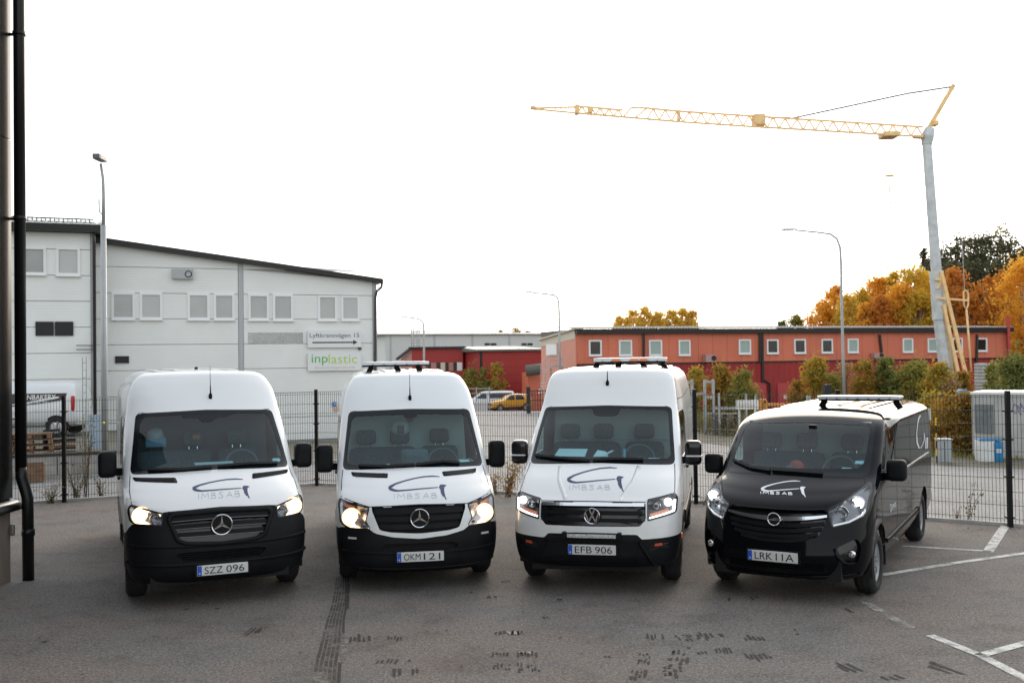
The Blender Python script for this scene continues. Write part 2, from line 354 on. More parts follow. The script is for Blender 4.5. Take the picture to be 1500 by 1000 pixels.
def litter(n, seed):
    rng = np.random.default_rng(seed); V = []
    while len(V) < n*4:
        if rng.random() < .6: x = rng.uniform(-9,9); y = fence_y(x)-abs(rng.normal())*.5-.15
        else: x = rng.uniform(-6,8); y = rng.uniform(5.5,17)
        a = rng.uniform(0,6.28); l = rng.uniform(.012,.03); w_ = l*rng.uniform(.35,.6); c, s_ = math.cos(a), math.sin(a); h = rng.uniform(.002,.012)
        V += [(x-c*l,y-s_*l,.008),(x+s_*w_,y-c*w_,.008+h),(x+c*l,y+s_*l,.009+h*.4),(x-s_*w_,y+c*w_,.0085)]
    V = np.array(V); o = link('fallen_leaves', fast_mesh('fallen_leaves', V, 4, mat('dead_leaf', (.17,.10,.045), .9, c2=(.30,.20,.07), vscale=3))); return tag(o, 'dead leaves scattered over the asphalt and along the fence', 'leaves', None, 'stuff')
litter(420, 4)
# ------------------------------------------------------------------ black building at the left edge of the lot
BLK = mat('black_cladding', (.012,.011,.010), .24, metal=.1, spec=.45, var=.2, vscale=2)
BLKW = mat('black_backing', (.006,.006,.006), .6)
BLKP = mat('black_pipe_paint', (.006,.006,.006), .32, spec=.3)
PLY = mat('pale_plinth_board', (.20,.165,.135), .85, var=.12, vscale=3, stretch=(1,6,1), bump=.1)
bb = empty('black_building', (-8.0, 5, 0), 0, 'black clad building at left edge with pale plinth', 'building')
MB().box(-14,-6.085,-8,12.10,.86,14).build('wall', BLKW, bb)
for i in range(17):
    for k in range(3): y0 = -8+i*1.184; z0 = .99+k*4.34; MB().box(-6.083,-6.06,y0+.006,y0+1.178,z0+.006,z0+4.334).build('cladding_panel', BLK, bb)
MB().box(-14,-6.05,-8,12.05,0,.855).build('plinth', PLY, bb)
b = MB(); pr = [(-6.06,.98),(-6.0,.96),(-5.96,.92),(-5.95,.86),(-5.97,.85)]
for (x, z) in pr: b.v += [(x,-8,z), (x,12.14,z)]
for i in range(len(pr)-1): b.f.append((2*i, 2*i+1, 2*i+3, 2*i+2))
b.build('sill_flashing', mat('flashing_metal', (.10,.10,.10), .22, metal=.9), bb, smooth=True)
MB().box(-6.06,-6.0,10.4,11.62,.99,14).build('corner_trim', BLKP, bb)
b = MB(); b.tube([(-5.955,12.12,14),(-5.955,12.12,1.32)], .066, 14); b.build('drainpipe_upper', BLKP, bb, smooth=True)
b = MB(); b.tube([(-5.955,12.12,1.36),(-5.95,12.12,1.24),(-5.90,12.12,1.08),(-5.875,12.12,.98),(-5.87,12.12,.0)], [.066,.066,.066,.066,.066], 14); b.tube([(-5.87,12.12,.62),(-5.87,12.12,.54)], .076, 14); b.build('drainpipe_lower', BLKP, bb, smooth=True)
b = MB()
for z in (4.35,8.9,6.6): b.tube([(-5.955,12.12,z),(-5.955,12.12,z+.05)], .076, 14); b.bar((-6.08,12.12,z+.02), (-5.95,12.12,z+.02), .03)
b.build('pipe_clamps', BLKP, bb, smooth=True, kind='stuff')
MB().rbox((-6.0,12.0,.63), (.05,.05,.14), .015, 3).build('tap', mat('tap_brass', (.25,.24,.2), .4, metal=.6), bb)
# ------------------------------------------------------------------ mesh fence
FEN = mat('fence_powder_coat', (.006,.007,.007), .5, spec=.2)
FM = mat('fence_wire', (.022,.023,.023), .5, metal=.3)
fe = empty('mesh_fence', (FPOST[5][0], FPOST[5][1], 0), 0, 'dark green-black welded mesh fence round the parking lot', 'fence')
for p, q in zip(FPOST[:-1], FPOST[1:]):
    b = MB(); A, B = Vector((p[0],p[1],0)), Vector((q[0],q[1],0)); L_ = (B-A).length; d = (B-A)/L_; nv = int(L_/.05); nn = Vector((-d.y, d.x, 0))
    for i in range(nv+1):
        c = A + d*(i*L_/nv); x, y = c.x, c.y; e = d*.0028; f = nn*.0028
        b.hexa([c-e-f+Vector((0,0,.06)), c+e-f+Vector((0,0,.06)), c+e+f+Vector((0,0,.06)), c-e+f+Vector((0,0,.06)), c-e-f+Vector((0,0,1.96)), c+e-f+Vector((0,0,1.96)), c+e+f+Vector((0,0,1.96)), c-e+f+Vector((0,0,1.96))])
    for k in range(10):
        z = .12+.2*k
        for o in (-.006,.006): b.bar(A+nn*o+Vector((0,0,z)), B+nn*o+Vector((0,0,z)), .006)
    b.build('mesh_panel', FM, fe)
for i, p in enumerate(FPOST):
    o = MB().box(p[0]-.032,p[0]+.032,p[1]-.09,p[1]-.03,0,2.02).build('post', FEN, fe)
    c = MB()
    for z in (.15,.75,1.3,1.72): c.box(p[0]-.055,p[0]+.055,p[1]-.10,p[1]+.01,z-.012,z+.012)
    c.build('post_clips', FEN, o, kind='stuff')

# ------------------------------------------------------------------ white warehouse and office block (left)
PANEL = mat('white_wall_panel', (.78,.79,.755), .55, var=.03, vscale=.8)
def add_lines(m, scale=18.0, amt=.35):
    N, L = m.node_tree.nodes, m.node_tree.links; b = N['Principled BSDF']; g = N.new('ShaderNodeNewGeometry'); s = N.new('ShaderNodeSeparateXYZ'); L.new(g.outputs['Position'], s.inputs[0])
    q = N.new('ShaderNodeMath'); q.operation = 'MULTIPLY'; q.inputs[1].default_value = scale; L.new(s.outputs['Z'], q.inputs[0]); sn = N.new('ShaderNodeMath'); sn.operation = 'SINE'; L.new(q.outputs[0], sn.inputs[0])
    bp = N.new('ShaderNodeBump'); bp.inputs['Strength'].default_value = amt; bp.inputs['Distance'].default_value = .01; L.new(sn.outputs[0], bp.inputs['Height']); L.new(bp.outputs[0], b.inputs['Normal'])
add_lines(PANEL, 60, .1)
PIL = mat('grey_pilaster', (.42,.44,.44), .5); WFR = mat('white_window_frame', (.80,.80,.79), .4); EAVE = mat('dark_eave_metal', (.018,.017,.016), .4, metal=.3)
WGL = mat('office_window_glass', (.40,.415,.395), .12, var=.12, vscale=.7); BLIND = mat('window_blind', (.50,.515,.49), .5); JOINT = mat('panel_joint', (.56,.57,.545), .8)
VENTB = mat('black_vent', (.012,.012,.013), .6); PIPE = mat('dark_downpipe', (.05,.045,.042), .4, metal=.3)
A_ = at(150, 600, 36.6); B_ = at(552, 600, 40.4); WH = Plane2((A_.x, A_.y), (B_.x, B_.y))
wh = empty('warehouse', (WH.P(WH.len/2, 0).x, WH.P(WH.len/2, 0).y, -.6), 0, 'white panelled warehouse with sloping black eave and paired windows', 'building')
def windows(pl, parent, rects, glassm, off=.05, blind=()):
    for i, (x0, y0, x1, y1) in enumerate(rects):
        a0, z1 = pl.hit(x0, y0); a1, z0 = pl.hit(x1, y1); f = .11*(a1-a0)
        w_ = MB(); w_.wbox(pl, a0, a1, z0, z0+f, .0, off); w_.wbox(pl, a0, a1, z1-f, z1, .0, off); w_.wbox(pl, a0, a0+f, z0+f, z1-f, .0, off); w_.wbox(pl, a1-f, a1, z0+f, z1-f, .0, off)
        wo = w_.build('window', WFR, parent); MB().wbox(pl, a0+f, a1-f, z0+f, z1-f, -.005, .014).build('pane', blind[i] if i < len(blind) and blind[i] else glassm, wo)
        MB().wbox(pl, a0-.03, a1+.03, z0-.04, z0-.003, .0, off+.05).build('sill', WFR, wo)
def panel_rows(pl, parent, a0, a1, zs, top0, top1, m, gap=.02):
    for z0, z1 in zip(zs[:-1], zs[1:]):
        ta, tb = min(z1, top0), min(z1, top1)
        if ta <= z0 and tb <= z0: continue
        MB().wbox(pl, a0+gap/2, a1-gap/2, z0+gap/2, max(ta, z0+gap)-gap/2, -.12, .0, z1b=max(tb, z0+gap)-gap/2).build('wall_panel', m, parent)
aP, _ = WH.hit(353, 480); a_end = WH.len; zT0 = WH.hit(155, 356)[1]; zT1 = WH.hit(549, 412)[1]
def ztop(a): return zT0 + (zT1-zT0)*(a-WH.hit(155,356)[0])/(WH.hit(549,412)[0]-WH.hit(155,356)[0])
zw0 = WH.hit(290, 467)[1]; zw1 = WH.hit(290, 430)[1]; st = zw1-zw0; ZS = [-1.0] + [zw0+st*k for k in range(-4, 8)]
MB().wbox(WH, -.2, a_end, -1.0, zT1-.05, -14, -.13, z1b=zT1-.1).build('core', JOINT, wh)
MB().hexa([WH.P(-.2,zT1-.05,-.13), WH.P(a_end-.05,zT1-.06,-.13), WH.P(a_end-.05,zT1-.06,-14), WH.P(-.2,zT1-.05,-14), WH.P(-.2,ztop(-.2)-.05,-.13), WH.P(a_end-.05,zT1-.05,-.13), WH.P(a_end-.05,zT1-.05,-14), WH.P(-.2,ztop(-.2)-.05,-14)]).build('gable_core', JOINT, wh)
panel_rows(WH, wh, -.2, aP-.09, ZS, ztop(-.2), ztop(aP-.09), PANEL); panel_rows(WH, wh, aP+.09, a_end-.12, ZS, ztop(aP+.09), ztop(a_end-.12), PANEL)
MB().wbox(WH, aP-.085, aP+.085, -1.0, ztop(aP)-.04, -.1, .02).build('pilaster', PIL, wh); MB().wbox(WH, a_end-.115, a_end+.04, -1.0, zT1-.04, -.3, .02).build('pilaster', PIL, wh)
MB().hexa([WH.P(-.4,ztop(-.4)-.05,.3), WH.P(a_end+.25,ztop(a_end+.25)-.05,.3), WH.P(a_end+.25,ztop(a_end+.25)-.05,-14), WH.P(-.4,ztop(-.4)-.05,-14), WH.P(-.4,ztop(-.4)+.16,.3), WH.P(a_end+.25,ztop(a_end+.25)+.12,.3), WH.P(a_end+.25,ztop(a_end+.25)+.12,-14), WH.P(-.4,ztop(-.4)+.16,-14)]).build('roof', EAVE, wh)
windows(WH, wh, [(163,428,198,468),(204.5,428.5,238,468),(274.5,429.5,307,468.5),(313,430,343.5,468.5),(363.5,430.5,394,469),(399.5,431,429.5,469.5),(465.5,432.5,493.5,469.5),(499.5,433,526.5,469.5)], WGL, blind=[WGL,BLIND,WGL,WGL,WGL,WGL,WGL,BLIND])
MB().wbox(WH, -.2, a_end+.03, WH.hit(465,648)[1]-.6, WH.hit(465,642)[1], .0, .035).build('base_flashing', mat('blue_grey_flashing', (.30,.35,.38), .4, metal=.3), wh)
a0, z1 = WH.hit(252,394); a1, z0 = WH.hit(283,409); f = MB().wbox(WH, a0, a1, z0, z1, 0, .18).build('fan_box', mat('grey_fan_box', (.40,.41,.41), .5), wh)
ca, cz_ = WH.hit(275.5,402); c = WH.P(ca, cz_, .185); MB().lathe(c, WH.n, [(-.01,.0),(-.01,.09),(.01,.11),(.012,.13),(0,.13)], 20).build('fan_outlet', VENTB, f)
a0, z1 = WH.hit(168.5,521.5); a1, z0 = WH.hit(189,531.5); MB().wbox(WH, a0, a1, z0, z1, 0, .05).build('wall_vent', VENTB, wh)
b = MB(); pp = [WH.hit(*p) for p in ((558,414),(557,421),(551,427),(549,436),(549,560),(549,660))]; b.tube([WH.P(p[0], p[1], .2 if i < 2 else .1) for i, p in enumerate(pp)], .05, 8); b.build('downpipe', PIPE, wh, smooth=True)
a0, z1 = WH.hit(363,487); a1, z0 = WH.hit(444,503); MB().wbox(WH, a0, a1, z0, z1, 0, .004).build('faded_sign_patch', worn('old_sign_fading', (.66,.665,.635), .42, 1.6, .8, .2, 20, .5), wh)  # faded patch of wall left by an old sign
# signs on the wall
SIGNW = mat('sign_white', (.74,.75,.74), .35); SIGNB = mat('sign_black_print', (.03,.035,.04), .5); GRN1 = mat('sign_green_print', (.10,.42,.06), .5); GRN2 = mat('sign_lime_print', (.45,.62,.12), .5); PINKP = mat('sign_pale_red_print', (.62,.40,.36), .5)
a0, z1 = WH.hit(450,484.5); a1, z0 = WH.hit(528,508.5)
sg = MB().wbox(WH, a0, a1, z0, z1, .06, .12).build('sign', SIGNW); tag(sg, 'white sign reading Lyftkransvägen 15 over a black arrow', 'sign')
W_, H_ = a1-a0, z1-z0
text_on('sign_lettering', 'Lyftkransvägen 15', SIGNB, sg, lambda u, v: WH.P(a0+.035*W_+u, z0+.52*H_+v, .124), W_*.93, H_*.34)
b = MB(); b.wbox(WH, a0+.08*W_, a0+.86*W_, z0+.26*H_, z0+.34*H_, .12, .125); b.prism([(a0+.85*W_,z0+.16*H_),(a0+.93*W_,z0+.30*H_),(a0+.85*W_,z0+.45*H_)], lambda a, z: WH.P(a,z,.12), lambda a, z: WH.P(a,z,.125)); b.build('arrow', SIGNB, sg)
MB().wbox(WH, a1-.09, a1+.02, z0-.10, z0-.003, .0, .10).build('sign_lamp', PIPE, sg)
a0, z1 = WH.hit(450,517); a1, z0 = WH.hit(528,542); c0, d0, W_, H_ = a0, z0, a1-a0, z1-z0
sg = MB().wbox(WH, a0, a1, z0, z1, .06, .12).build('sign', SIGNW); tag(sg, 'white sign with green inplastic lettering, under the arrow sign', 'sign')
text_on('sign_lettering', 'inp', GRN1, sg, lambda u, v: WH.P(c0+.07*W_+u, d0+.30*H_+v, .124), W_*.30, H_*.62); text_on('sign_lettering', 'lastic', GRN2, sg, lambda u, v: WH.P(c0+.385*W_+u, d0+.40*H_+v, .124), W_*.54, H_*.52)
text_on('sign_lettering', 'förpackningsmaterial', PINKP, sg, lambda u, v: WH.P(c0+.13*W_+u, d0+.09*H_+v, .124), W_*.74, H_*.15)
a0, z1 = WH.hit(486.5,588.5); a1, z0 = WH.hit(491.8,595); ps = MB().wbox(WH, a0, a1, z0, z1, .03, .05).build('parking_sign', mat('parking_blue', (.02,.16,.5), .4)); tag(ps, 'small blue parking sign on the white warehouse wall', 'sign')
text_on('sign_lettering', 'P', SIGNW, ps, lambda u, v: WH.P(a0+.06+u, z0+.03+v, .053), (a1-a0)*.4, (z1-z0)*.65)
MB().wbox(WH, a1+.003, a1+.22, z0+.02, z1-.01, .03, .045).build('side_plate', SIGNW, ps); MB().wbox(WH, a0+.05, a1+.1, z0-.18, z0-.04, .03, .045).build('lower_plate', mat('peach_plate', (.7,.42,.25), .5), ps)
# office block in front of the warehouse's left end
A2 = WH.P(-9, 0, 1.0); B2 = WH.P(-.35, 0, 1.0); OB = Plane2((A2.x, A2.y), (B2.x, B2.y))
ob = empty('office_block', (OB.P(4,0).x, OB.P(4,0).y, -.6), 0, 'white two-storey office block with upper windows, left of the warehouse', 'building')
oe = OB.hit(133, 420)[0]; zt = OB.hit(90, 340)[1]; s1 = OB.hit(90, 403)[1]; s0 = OB.hit(90, 441)[1]; st2 = s1-s0; ZS2 = [-1.0] + [s1+st2*k for k in range(-5, 4)]
MB().wbox(OB, -4, oe-.03, -1.0, zt, -12, -.13).build('core', JOINT, ob); panel_rows(OB, ob, -4, oe, ZS2, zt-.01, zt-.01, PANEL)
MB().wbox(OB, oe+.003, oe+.07, -1.0, zt-.01, -.6, .01).build('corner_pilaster', PIL, ob)
zE1 = OB.hit(90, 328+7)[1]; MB().wbox(OB, -4.3, oe+.45, zt-.003, zt+.26, -12, .4).build('eave', EAVE, ob)
b = MB(); n = 120
for i in range(n+1):
    a = -4.3 + (oe+.45+4.3)*i/n; z = zt+.27+(.055 if i % 2 else 0); b.v += [tuple(OB.P(a, z, .42)), tuple(OB.P(a, z+.55, -3)), tuple(OB.P(a, zt+.262, .42))]
for i in range(n): b.f += [(3*i, 3*i+3, 3*i+4, 3*i+1), (3*i+2, 3*i+5, 3*i+3, 3*i)]
b.build('roof_sheet', mat('pale_roof_sheet', (.5,.51,.5), .4, metal=.2), ob)
b = MB(); b.wbox(OB, -4, oe+.1, zt+.46, zt+.50, .0, .05); b.wbox(OB, -4, oe+.1, zt+.34, zt+.37, .0, .05)
for i in range(90): a = -4+(oe+4.1)*i/90; b.wbox(OB, a, a+.03, zt+.37, zt+.46, .01, .04)
b.build('snow_guard', EAVE, ob)
windows(OB, ob, [(33,361.5,67.5,402.5),(82,362,117.5,404)], WGL, .06, [WGL, BLIND])
for (x0, x1) in ((52,78.8),(80.5,107.5)): a0, z1 = OB.hit(x0, 471); a1, z0 = OB.hit(x1, 491.5); MB().wbox(OB, a0, a1, z0, z1, 0, .05).build('wall_vent', VENTB, ob)
p0 = OB.hit(135.5,348); b = MB(); b.tube([OB.P(p0[0]+.05, zt, .25), OB.P(p0[0]+.05, zt-.35, .1), OB.P(p0[0]+.05, -1, .1)], .055, 8); b.build('downpipe', PIPE, ob, smooth=True)
b = MB()
for yy in (506, 512): a0, z0 = OB.hit(112, yy); a1, _ = OB.hit(138, yy); b.bar(OB.P(a0, z0, .25), OB.P(a1, z0, .1), .03)
b.build('antenna_bracket', PIPE, ob)
# ------------------------------------------------------------------ terrace, low wall and yard clutter (left)
tz = .32
b = MB(); t0 = (-22,20.2); t1 = (-9.75,25.0); b.add([(t0[0],t0[1]+.2,tz),(t1[0],t1[1]+.2,tz),(-11.5,36.5,tz-.02),(-26,31,tz-.02)], [(0,1,2,3)]); b.build('terrace', GRAVEL, kind='structure')
rw = empty('retaining_wall', (-14,23,0), 0, 'low pale concrete retaining wall behind fence at left', 'wall')
d = (Vector((*t1,0))-Vector((*t0,0))); n = 9
for i in range(n): p, q = Vector((*t0,0))+d*(i/n), Vector((*t0,0))+d*((i+.985)/n); MB().bar(p+Vector((0,0,.1)), q+Vector((0,0,.1)), .3, .62).build('concrete_block', CONC, rw)
MB().bar(Vector((*t0,.445)), Vector((*t1,.445)), .34, .065).build('coping', mat('dark_timber_coping', (.04,.035,.03), .8), rw)
# ------------------------------------------------------------------ far buildings
def corr_wall(pl, a0, a1, z0, z1, off, pitch, depth, m, name, parent):
    b = MB(); n = int((a1-a0)/pitch*2)
    for i in range(n+1): a = a0+(a1-a0)*i/n; o = off + (depth if (i//1) % 2 else 0); b.v += [tuple(pl.P(a, z0, o)), tuple(pl.P(a, z1, o))]
    for i in range(n): b.f.append((2*i, 2*i+2, 2*i+3, 2*i+1))
    return b.build(name, m, parent)
SALM = mat('salmon_cladding', (.62,.165,.09), .6, var=.08, vscale=.4); SALM2 = mat('salmon_cladding_deeper', (.61,.16,.087), .6, var=.08, vscale=.4); DRED = mat('dark_red_cladding', (.30,.020,.016), .6, var=.08, vscale=.5); DOORR = mat('red_door', (.42,.045,.045), .5)
CREAM = mat('cream_fascia', (.60,.54,.42), .6); FGL = mat('far_window_glass', (.02,.022,.02), .08); FGL2 = mat('far_window_blind', (.33,.42,.38), .3); ROOFG = mat('grey_roof_sheet', (.17,.175,.18), .55)
A_ = at(845,520,72); B_ = at(1476,520,85); RB = Plane2((A_.x,A_.y), (B_.x,B_.y))
rb = empty('red_office_building', (RB.P(RB.len/2,0).x, RB.P(RB.len/2,0).y, -1.2), 0, 'long red two-storey building with row of small square windows', 'building')
zr = RB.hit(845,483)[1]; zu = RB.hit(845,490)[1]; zm = RB.hit(845,534)[1]; zd = RB.hit(1000,560)[1]
MB().wbox(RB, 0, RB.len, -4, zu+.02, -7, -.1).build('core', DRED, rb)
npan = 64
for i in range(npan):
    a0 = RB.len*i/npan; a1 = RB.len*(i+1)/npan; MB().wbox(RB, a0+.006, a1-.006, zm+.05, zu+.05, -.1, .0 if i % 2 else .012).build('wall_panel', SALM if i % 3 else SALM2, rb)  # every third panel has a slightly deeper salmon of its own
corr_wall(RB, 0, RB.len, -4, zm-.05, -.04, .5, .06, DRED, 'lower_cladding', rb)
MB().wbox(RB, -.02, RB.len, zm-.06, zm+.045, -.1, .05).build('floor_band', EAVE, rb)
MB().wbox(RB, -.1, RB.len+.4, zu+.05, zr+.05, -7, .35).build('eave', EAVE, rb)
b = MB(); n = 330
for i in range(n+1):
    a = -.3+(RB.len+.8)*i/n; z = zr+.06+(.07 if i % 2 else 0); b.v += [tuple(RB.P(a, z, .42)), tuple(RB.P(a, z+.22, -3))]
for i in range(n): b.f.append((2*i, 2*i+2, 2*i+3, 2*i+1))
b.build('roof_sheet', ROOFG, rb)
D_, G_ = FGL, FGL2
wr = [(862,498,881,521,D_),(906,498,925.5,521,G_),(950,498,969.5,521,G_),(993.5,498,1011,520.5,G_),(1081.5,497,1099.5,518.5,G_),(1122.5,497,1140,518,D_),(1162.5,496.5,1180,517.5,D_),(1202.5,496.5,1219.5,517,D_),(1241,496,1257,516.5,G_),(1321.5,495.5,1337,516,G_),(1358,495.5,1373.5,515.5,G_),(1394.5,495,1409.5,515,D_),(1430,495,1445.5,514.5,D_)]
windows(RB, rb, [r[:4] for r in wr], FGL, .09, [r[4] for r in wr])
for (x0, y0, x1, y1) in ((1112,482,1112,531),(1115.5,482,1116,560),(942,483,942,531),(1287,490,1290,516),(1430,490,1429,530)):
    p, q = RB.hit(x0, y0), RB.hit(x1, y1); MB().bar(RB.P(p[0], p[1], .12), RB.P(q[0], q[1], .12), .16).build('downpipe', EAVE, rb)
b = MB(); q = [RB.hit(*p) for p in ((1116,556),(1126,562),(1126,600))]; b.tube([RB.P(p[0],p[1],.15) for p in q], .09, 6); b.build('downpipe', EAVE, rb)
for (x0, x1) in ((1085,1122),(1138,1180)): a0, z1 = RB.hit(x0, 561); a1, z0 = RB.hit(x1, 606); MB().wbox(RB, a0, a1, z0, z1, .02, .10).build('door', DOORR, rb)
a0, z1 = RB.hit(1147,578); a1, z0 = RB.hit(1152,584); MB().wbox(RB, a0, a1, z0, z1, .1, .13).build('notice', SIGNW, rb)
for (x0, y0, x1, y1) in ((1029,519,1044,530),(1275,517,1288,524)):
    a0, z1 = RB.hit(x0, y0); a1, z0 = RB.hit(x1, y1); u = MB().wbox(RB, a0, a1, z0, z1, .05, .5).build('air_unit', mat('pinkish_unit', (.42,.26,.24), .5), rb)
    c = RB.P(a0+(a1-a0)*.78, (z0+z1)/2, .51); MB().lathe(c, RB.n, [(0,.0),(.01,.19),(.02,.2)], 16).build('fan', VENTB, u)
MB().bar(RB.P(RB.hit(1472,463)[0], RB.hit(1472,463)[1], .3), RB.P(RB.hit(1474,532)[0], RB.hit(1474,532)[1], .3), .22).build('red_flue', DOORR, rb)
# its gable end
EP = Plane2((A_.x, A_.y), (A_.x + RB.n.x*-6.6, A_.y + RB.n.y*-6.6)); EP.n = -RB.u
MB().hexa([EP.P(.02,-4,.12), EP.P(6.9,-4,.12), EP.P(6.9,-4,.01), EP.P(.02,-4,.01), EP.P(.02,zu+.3,.12), EP.P(6.9,zu-.25,.12), EP.P(6.9,zu-.25,.01), EP.P(.02,zu+.3,.01)]).build('end_wall', mat('salmon_end_wall', (.66,.27,.19), .6, var=.06, vscale=.5), rb)
MB().hexa([EP.P(.0,zu-.3,.15), EP.P(6.9,zu-.75,.15), EP.P(6.9,zu-.75,.125), EP.P(.0,zu-.3,.125), EP.P(.0,zr+.02,.15), EP.P(6.9,zr-.6,.15), EP.P(6.9,zr-.6,.125), EP.P(.0,zr+.02,.125)]).build('gable_fascia', CREAM, rb)
MB().hexa([EP.P(-.5,zr+.05,.35), EP.P(7.2,zr-.62,.35), EP.P(7.2,zr-.62,-.3), EP.P(-.5,zr+.05,-.3), EP.P(-.5,zr+.14,.35), EP.P(7.2,zr-.50,.35), EP.P(7.2,zr-.50,-.3), EP.P(-.5,zr+.14,-.3)]).build('verge_board', CREAM, rb)
a0, z1 = EP.hit(818.5,503.5); a1, z0 = EP.hit(803.5,520.5); MB().wbox(EP, min(a0,a1), max(a0,a1), z0, z1, .13, .2).build('notice_board', SIGNW, rb)
# steel stairs at its gable end
stair = empty('outside_stairs', (at(812,560,73.0).x, 73.0, -1.1), 0, 'galvanised outside stairs at the end of the long red building', 'stairs')
GALV = mat('galvanised_steel', (.34,.36,.36), .45, metal=.6, var=.12, vscale=4)
Y0 = 72.2; pA, pB = at(825,535.5,Y0), at(806,535.5,Y0)
MB().box(pB.x, pA.x, Y0-.5, Y0+.5, pA.z-.1, pA.z).build('landing', GALV, stair)
for i in range(9): p = at(806-1.6*i, 538+4.6*i, Y0); MB().box(p.x-.25, p.x+.1, Y0-.5, Y0+.5, p.z-.04, p.z).build('step', GALV, stair)
b = MB()
for (q0, q1) in (((825,520),(806,520)),((806,520),(792,534)),((792,534),(792,575)),((825,520),(825,536)),((806,520),(806,536)),((815.5,520),(815.5,536)),((806,528),(793,545)),((825,528),(806,528)),((799,527),(799,556))): b.bar(at(*q0,Y0-.5), at(*q1,Y0-.5), .05)
b.build('railing', GALV, stair)
for x in (824,807): MB().bar(at(x,536,Y0), at(x,602,Y0), .09).build('stair_post', GALV, stair)
# dark red buildings and the big pale hall behind
DRB = mat('deep_red_wall', (.32,.024,.018), .55, var=.06, vscale=.6); PINKW = mat('pinkish_wall', (.42,.20,.17), .6)
def block(name, label, px0, px1, ytop, Yl, Yr, depth, m, zb=-4):
    A, B = at(px0, ytop, Yl), at(px1, ytop, Yr); pl = Plane2((A.x,A.y), (B.x,B.y)); e = empty(name, (pl.P(pl.len/2,0).x, pl.P(pl.len/2,0).y, -1.2), 0, label, 'building')
    zt_ = pl.hit((px0+px1)/2, ytop)[1]; MB().wbox(pl, 0, pl.len, zb, zt_, -depth, 0).build('wall', m, e); return pl, e, zt_
pl, e, z = block('red_workshop', 'dark red workshop with blank wall behind yellow bushes', 703, 797, 514, 106, 108, 14, DRB)
MB().hexa([pl.P(-.5,z+.003,.4), pl.P(pl.len+.3,z+.003,.4), pl.P(pl.len+.3,z+.003,-12), pl.P(-.5,z+.003,-12), pl.P(-.5,z+.2,.4), pl.P(pl.len+.3,z+.2,.4), pl.P(pl.len+.3,z+.7,-12), pl.P(-.5,z+.7,-12)]).build('roof', mat('grey_green_roof', (.12,.14,.13), .5), e)
MB().wbox(pl, -.02, .25, -2, z-.01, -.1, .04).build('corner_board', EAVE, e)
for i in range(1,6): zz = z - i*.85; MB().wbox(pl, .27, pl.len, zz-.012, zz+.012, -.01, .006).build('board_joint', mat('deep_red_joint', (.14,.012,.012), .7), e)
pl2, e2, z2 = block('annex', 'small salmon annex with rounded dark canopy beside the red workshop', 773, 803, 545, 103, 104, 1.4, SALM)
b = MB(); b.tube([at(770,543,102), at(796,540,102)], .58, 12); b.build('canopy', mat('dark_green_canopy', (.10,.10,.08), .6), e2, smooth=True)
pl, e, z = block('red_showroom', 'dark red building with striped window band and black eave', 603, 678, 510.5, 112, 112, 16, DRB)
MB().wbox(pl, -.3, pl.len+.3, z+.003, z+.22, -14, .35).build('eave', EAVE, e)
q = at(587,530,115); r_ = pl.P(0,0); MB().hexa([(q.x,q.y,-4),(r_.x-.01,r_.y,-4),(r_.x-.01,r_.y+6,-4),(q.x,q.y+4,-4),(q.x,q.y,z-1.05),(r_.x-.01,r_.y,z-.1),(r_.x-.01,r_.y+6,z-.1),(q.x,q.y+4,z-1.05)]).build('side_wall', PINKW, e)
MB().bar((q.x-.4,q.y-.2,z-1.1), (r_.x,r_.y-.3,z+.12), .3, .22).build('side_eave', EAVE, e)
s2 = at(703,520,119); w1 = pl.P(pl.len+.01,0); MB().hexa([(w1.x,w1.y,-4),(s2.x,s2.y,-4),(s2.x,s2.y+.5,-4),(w1.x,w1.y+.5,-4),(w1.x,w1.y,z-.02),(s2.x,s2.y,z-.55),(s2.x,s2.y+.5,z-.55),(w1.x,w1.y+.5,z-.02)]).build('return_wall', mat('faded_red_wall', (.33,.055,.06), .5), e)
zA, zB = pl.hit(640,531)[1], pl.hit(640,543)[1]
for i, (x0, x1, mm) in enumerate(((626,631,FGL),(631.5,639,PINKW),(640,645,FGL),(645.5,652,CREAM),(653,657,FGL),(657.5,664,PINKW),(664.5,669,FGL),(669.5,677,SIGNW))): a0, a1 = pl.hit(x0,535)[0], pl.hit(x1,535)[0]; MB().wbox(pl, a0, a1, zB, zA, .0, .05).build('window', mm, e)
pl, e, z = block('pale_hall', 'big pale grey hall with grey roof behind the dark red buildings', 566, 830, 490, 138, 148, 30, mat('pale_hall_wall', (.58,.60,.58), .5, var=.03))
MB().hexa([pl.P(-1.0,z+.003,.4), pl.P(pl.len,z+.003,.4), pl.P(pl.len,z+.003,-15), pl.P(-1.0,z+.003,-15), pl.P(-1.0,z+.12,.4), pl.P(pl.len,z+.12,.4), pl.P(pl.len,z+1.1,-15), pl.P(-1.0,z+1.1,-15)]).build('roof', mat('hall_roof_sheet', (.30,.31,.31), .5), e)
q = at(556,482,152); MB().hexa([(q.x,q.y,-4),tuple(pl.P(-.01,-4,-.1)),tuple(pl.P(-.01,-4,-1)),(q.x,q.y+1,-4),(q.x,q.y,z+.9),tuple(pl.P(-.01,z,-.1)),tuple(pl.P(-.01,z,-1)),(q.x,q.y+1,z+.9)]).build('end_wall', mat('hall_end_wall', (.52,.53,.51), .5), e)
for px in (572,636.5,692,746): a = pl.hit(px,500)[0]; MB().wbox(pl, a-.12, a+.12, -2, z-.01, -.05, .06).build('pilaster', PIL, e)
for (x0, x1) in ((710,717.5),(719,727),(764,771),(772.5,780)): a0, z1 = pl.hit(x0,502.5); a1, z0 = pl.hit(x1,505.5); MB().wbox(pl, a0, a1, z0, z1, 0, .08).build('wall_vent', VENTB, e)
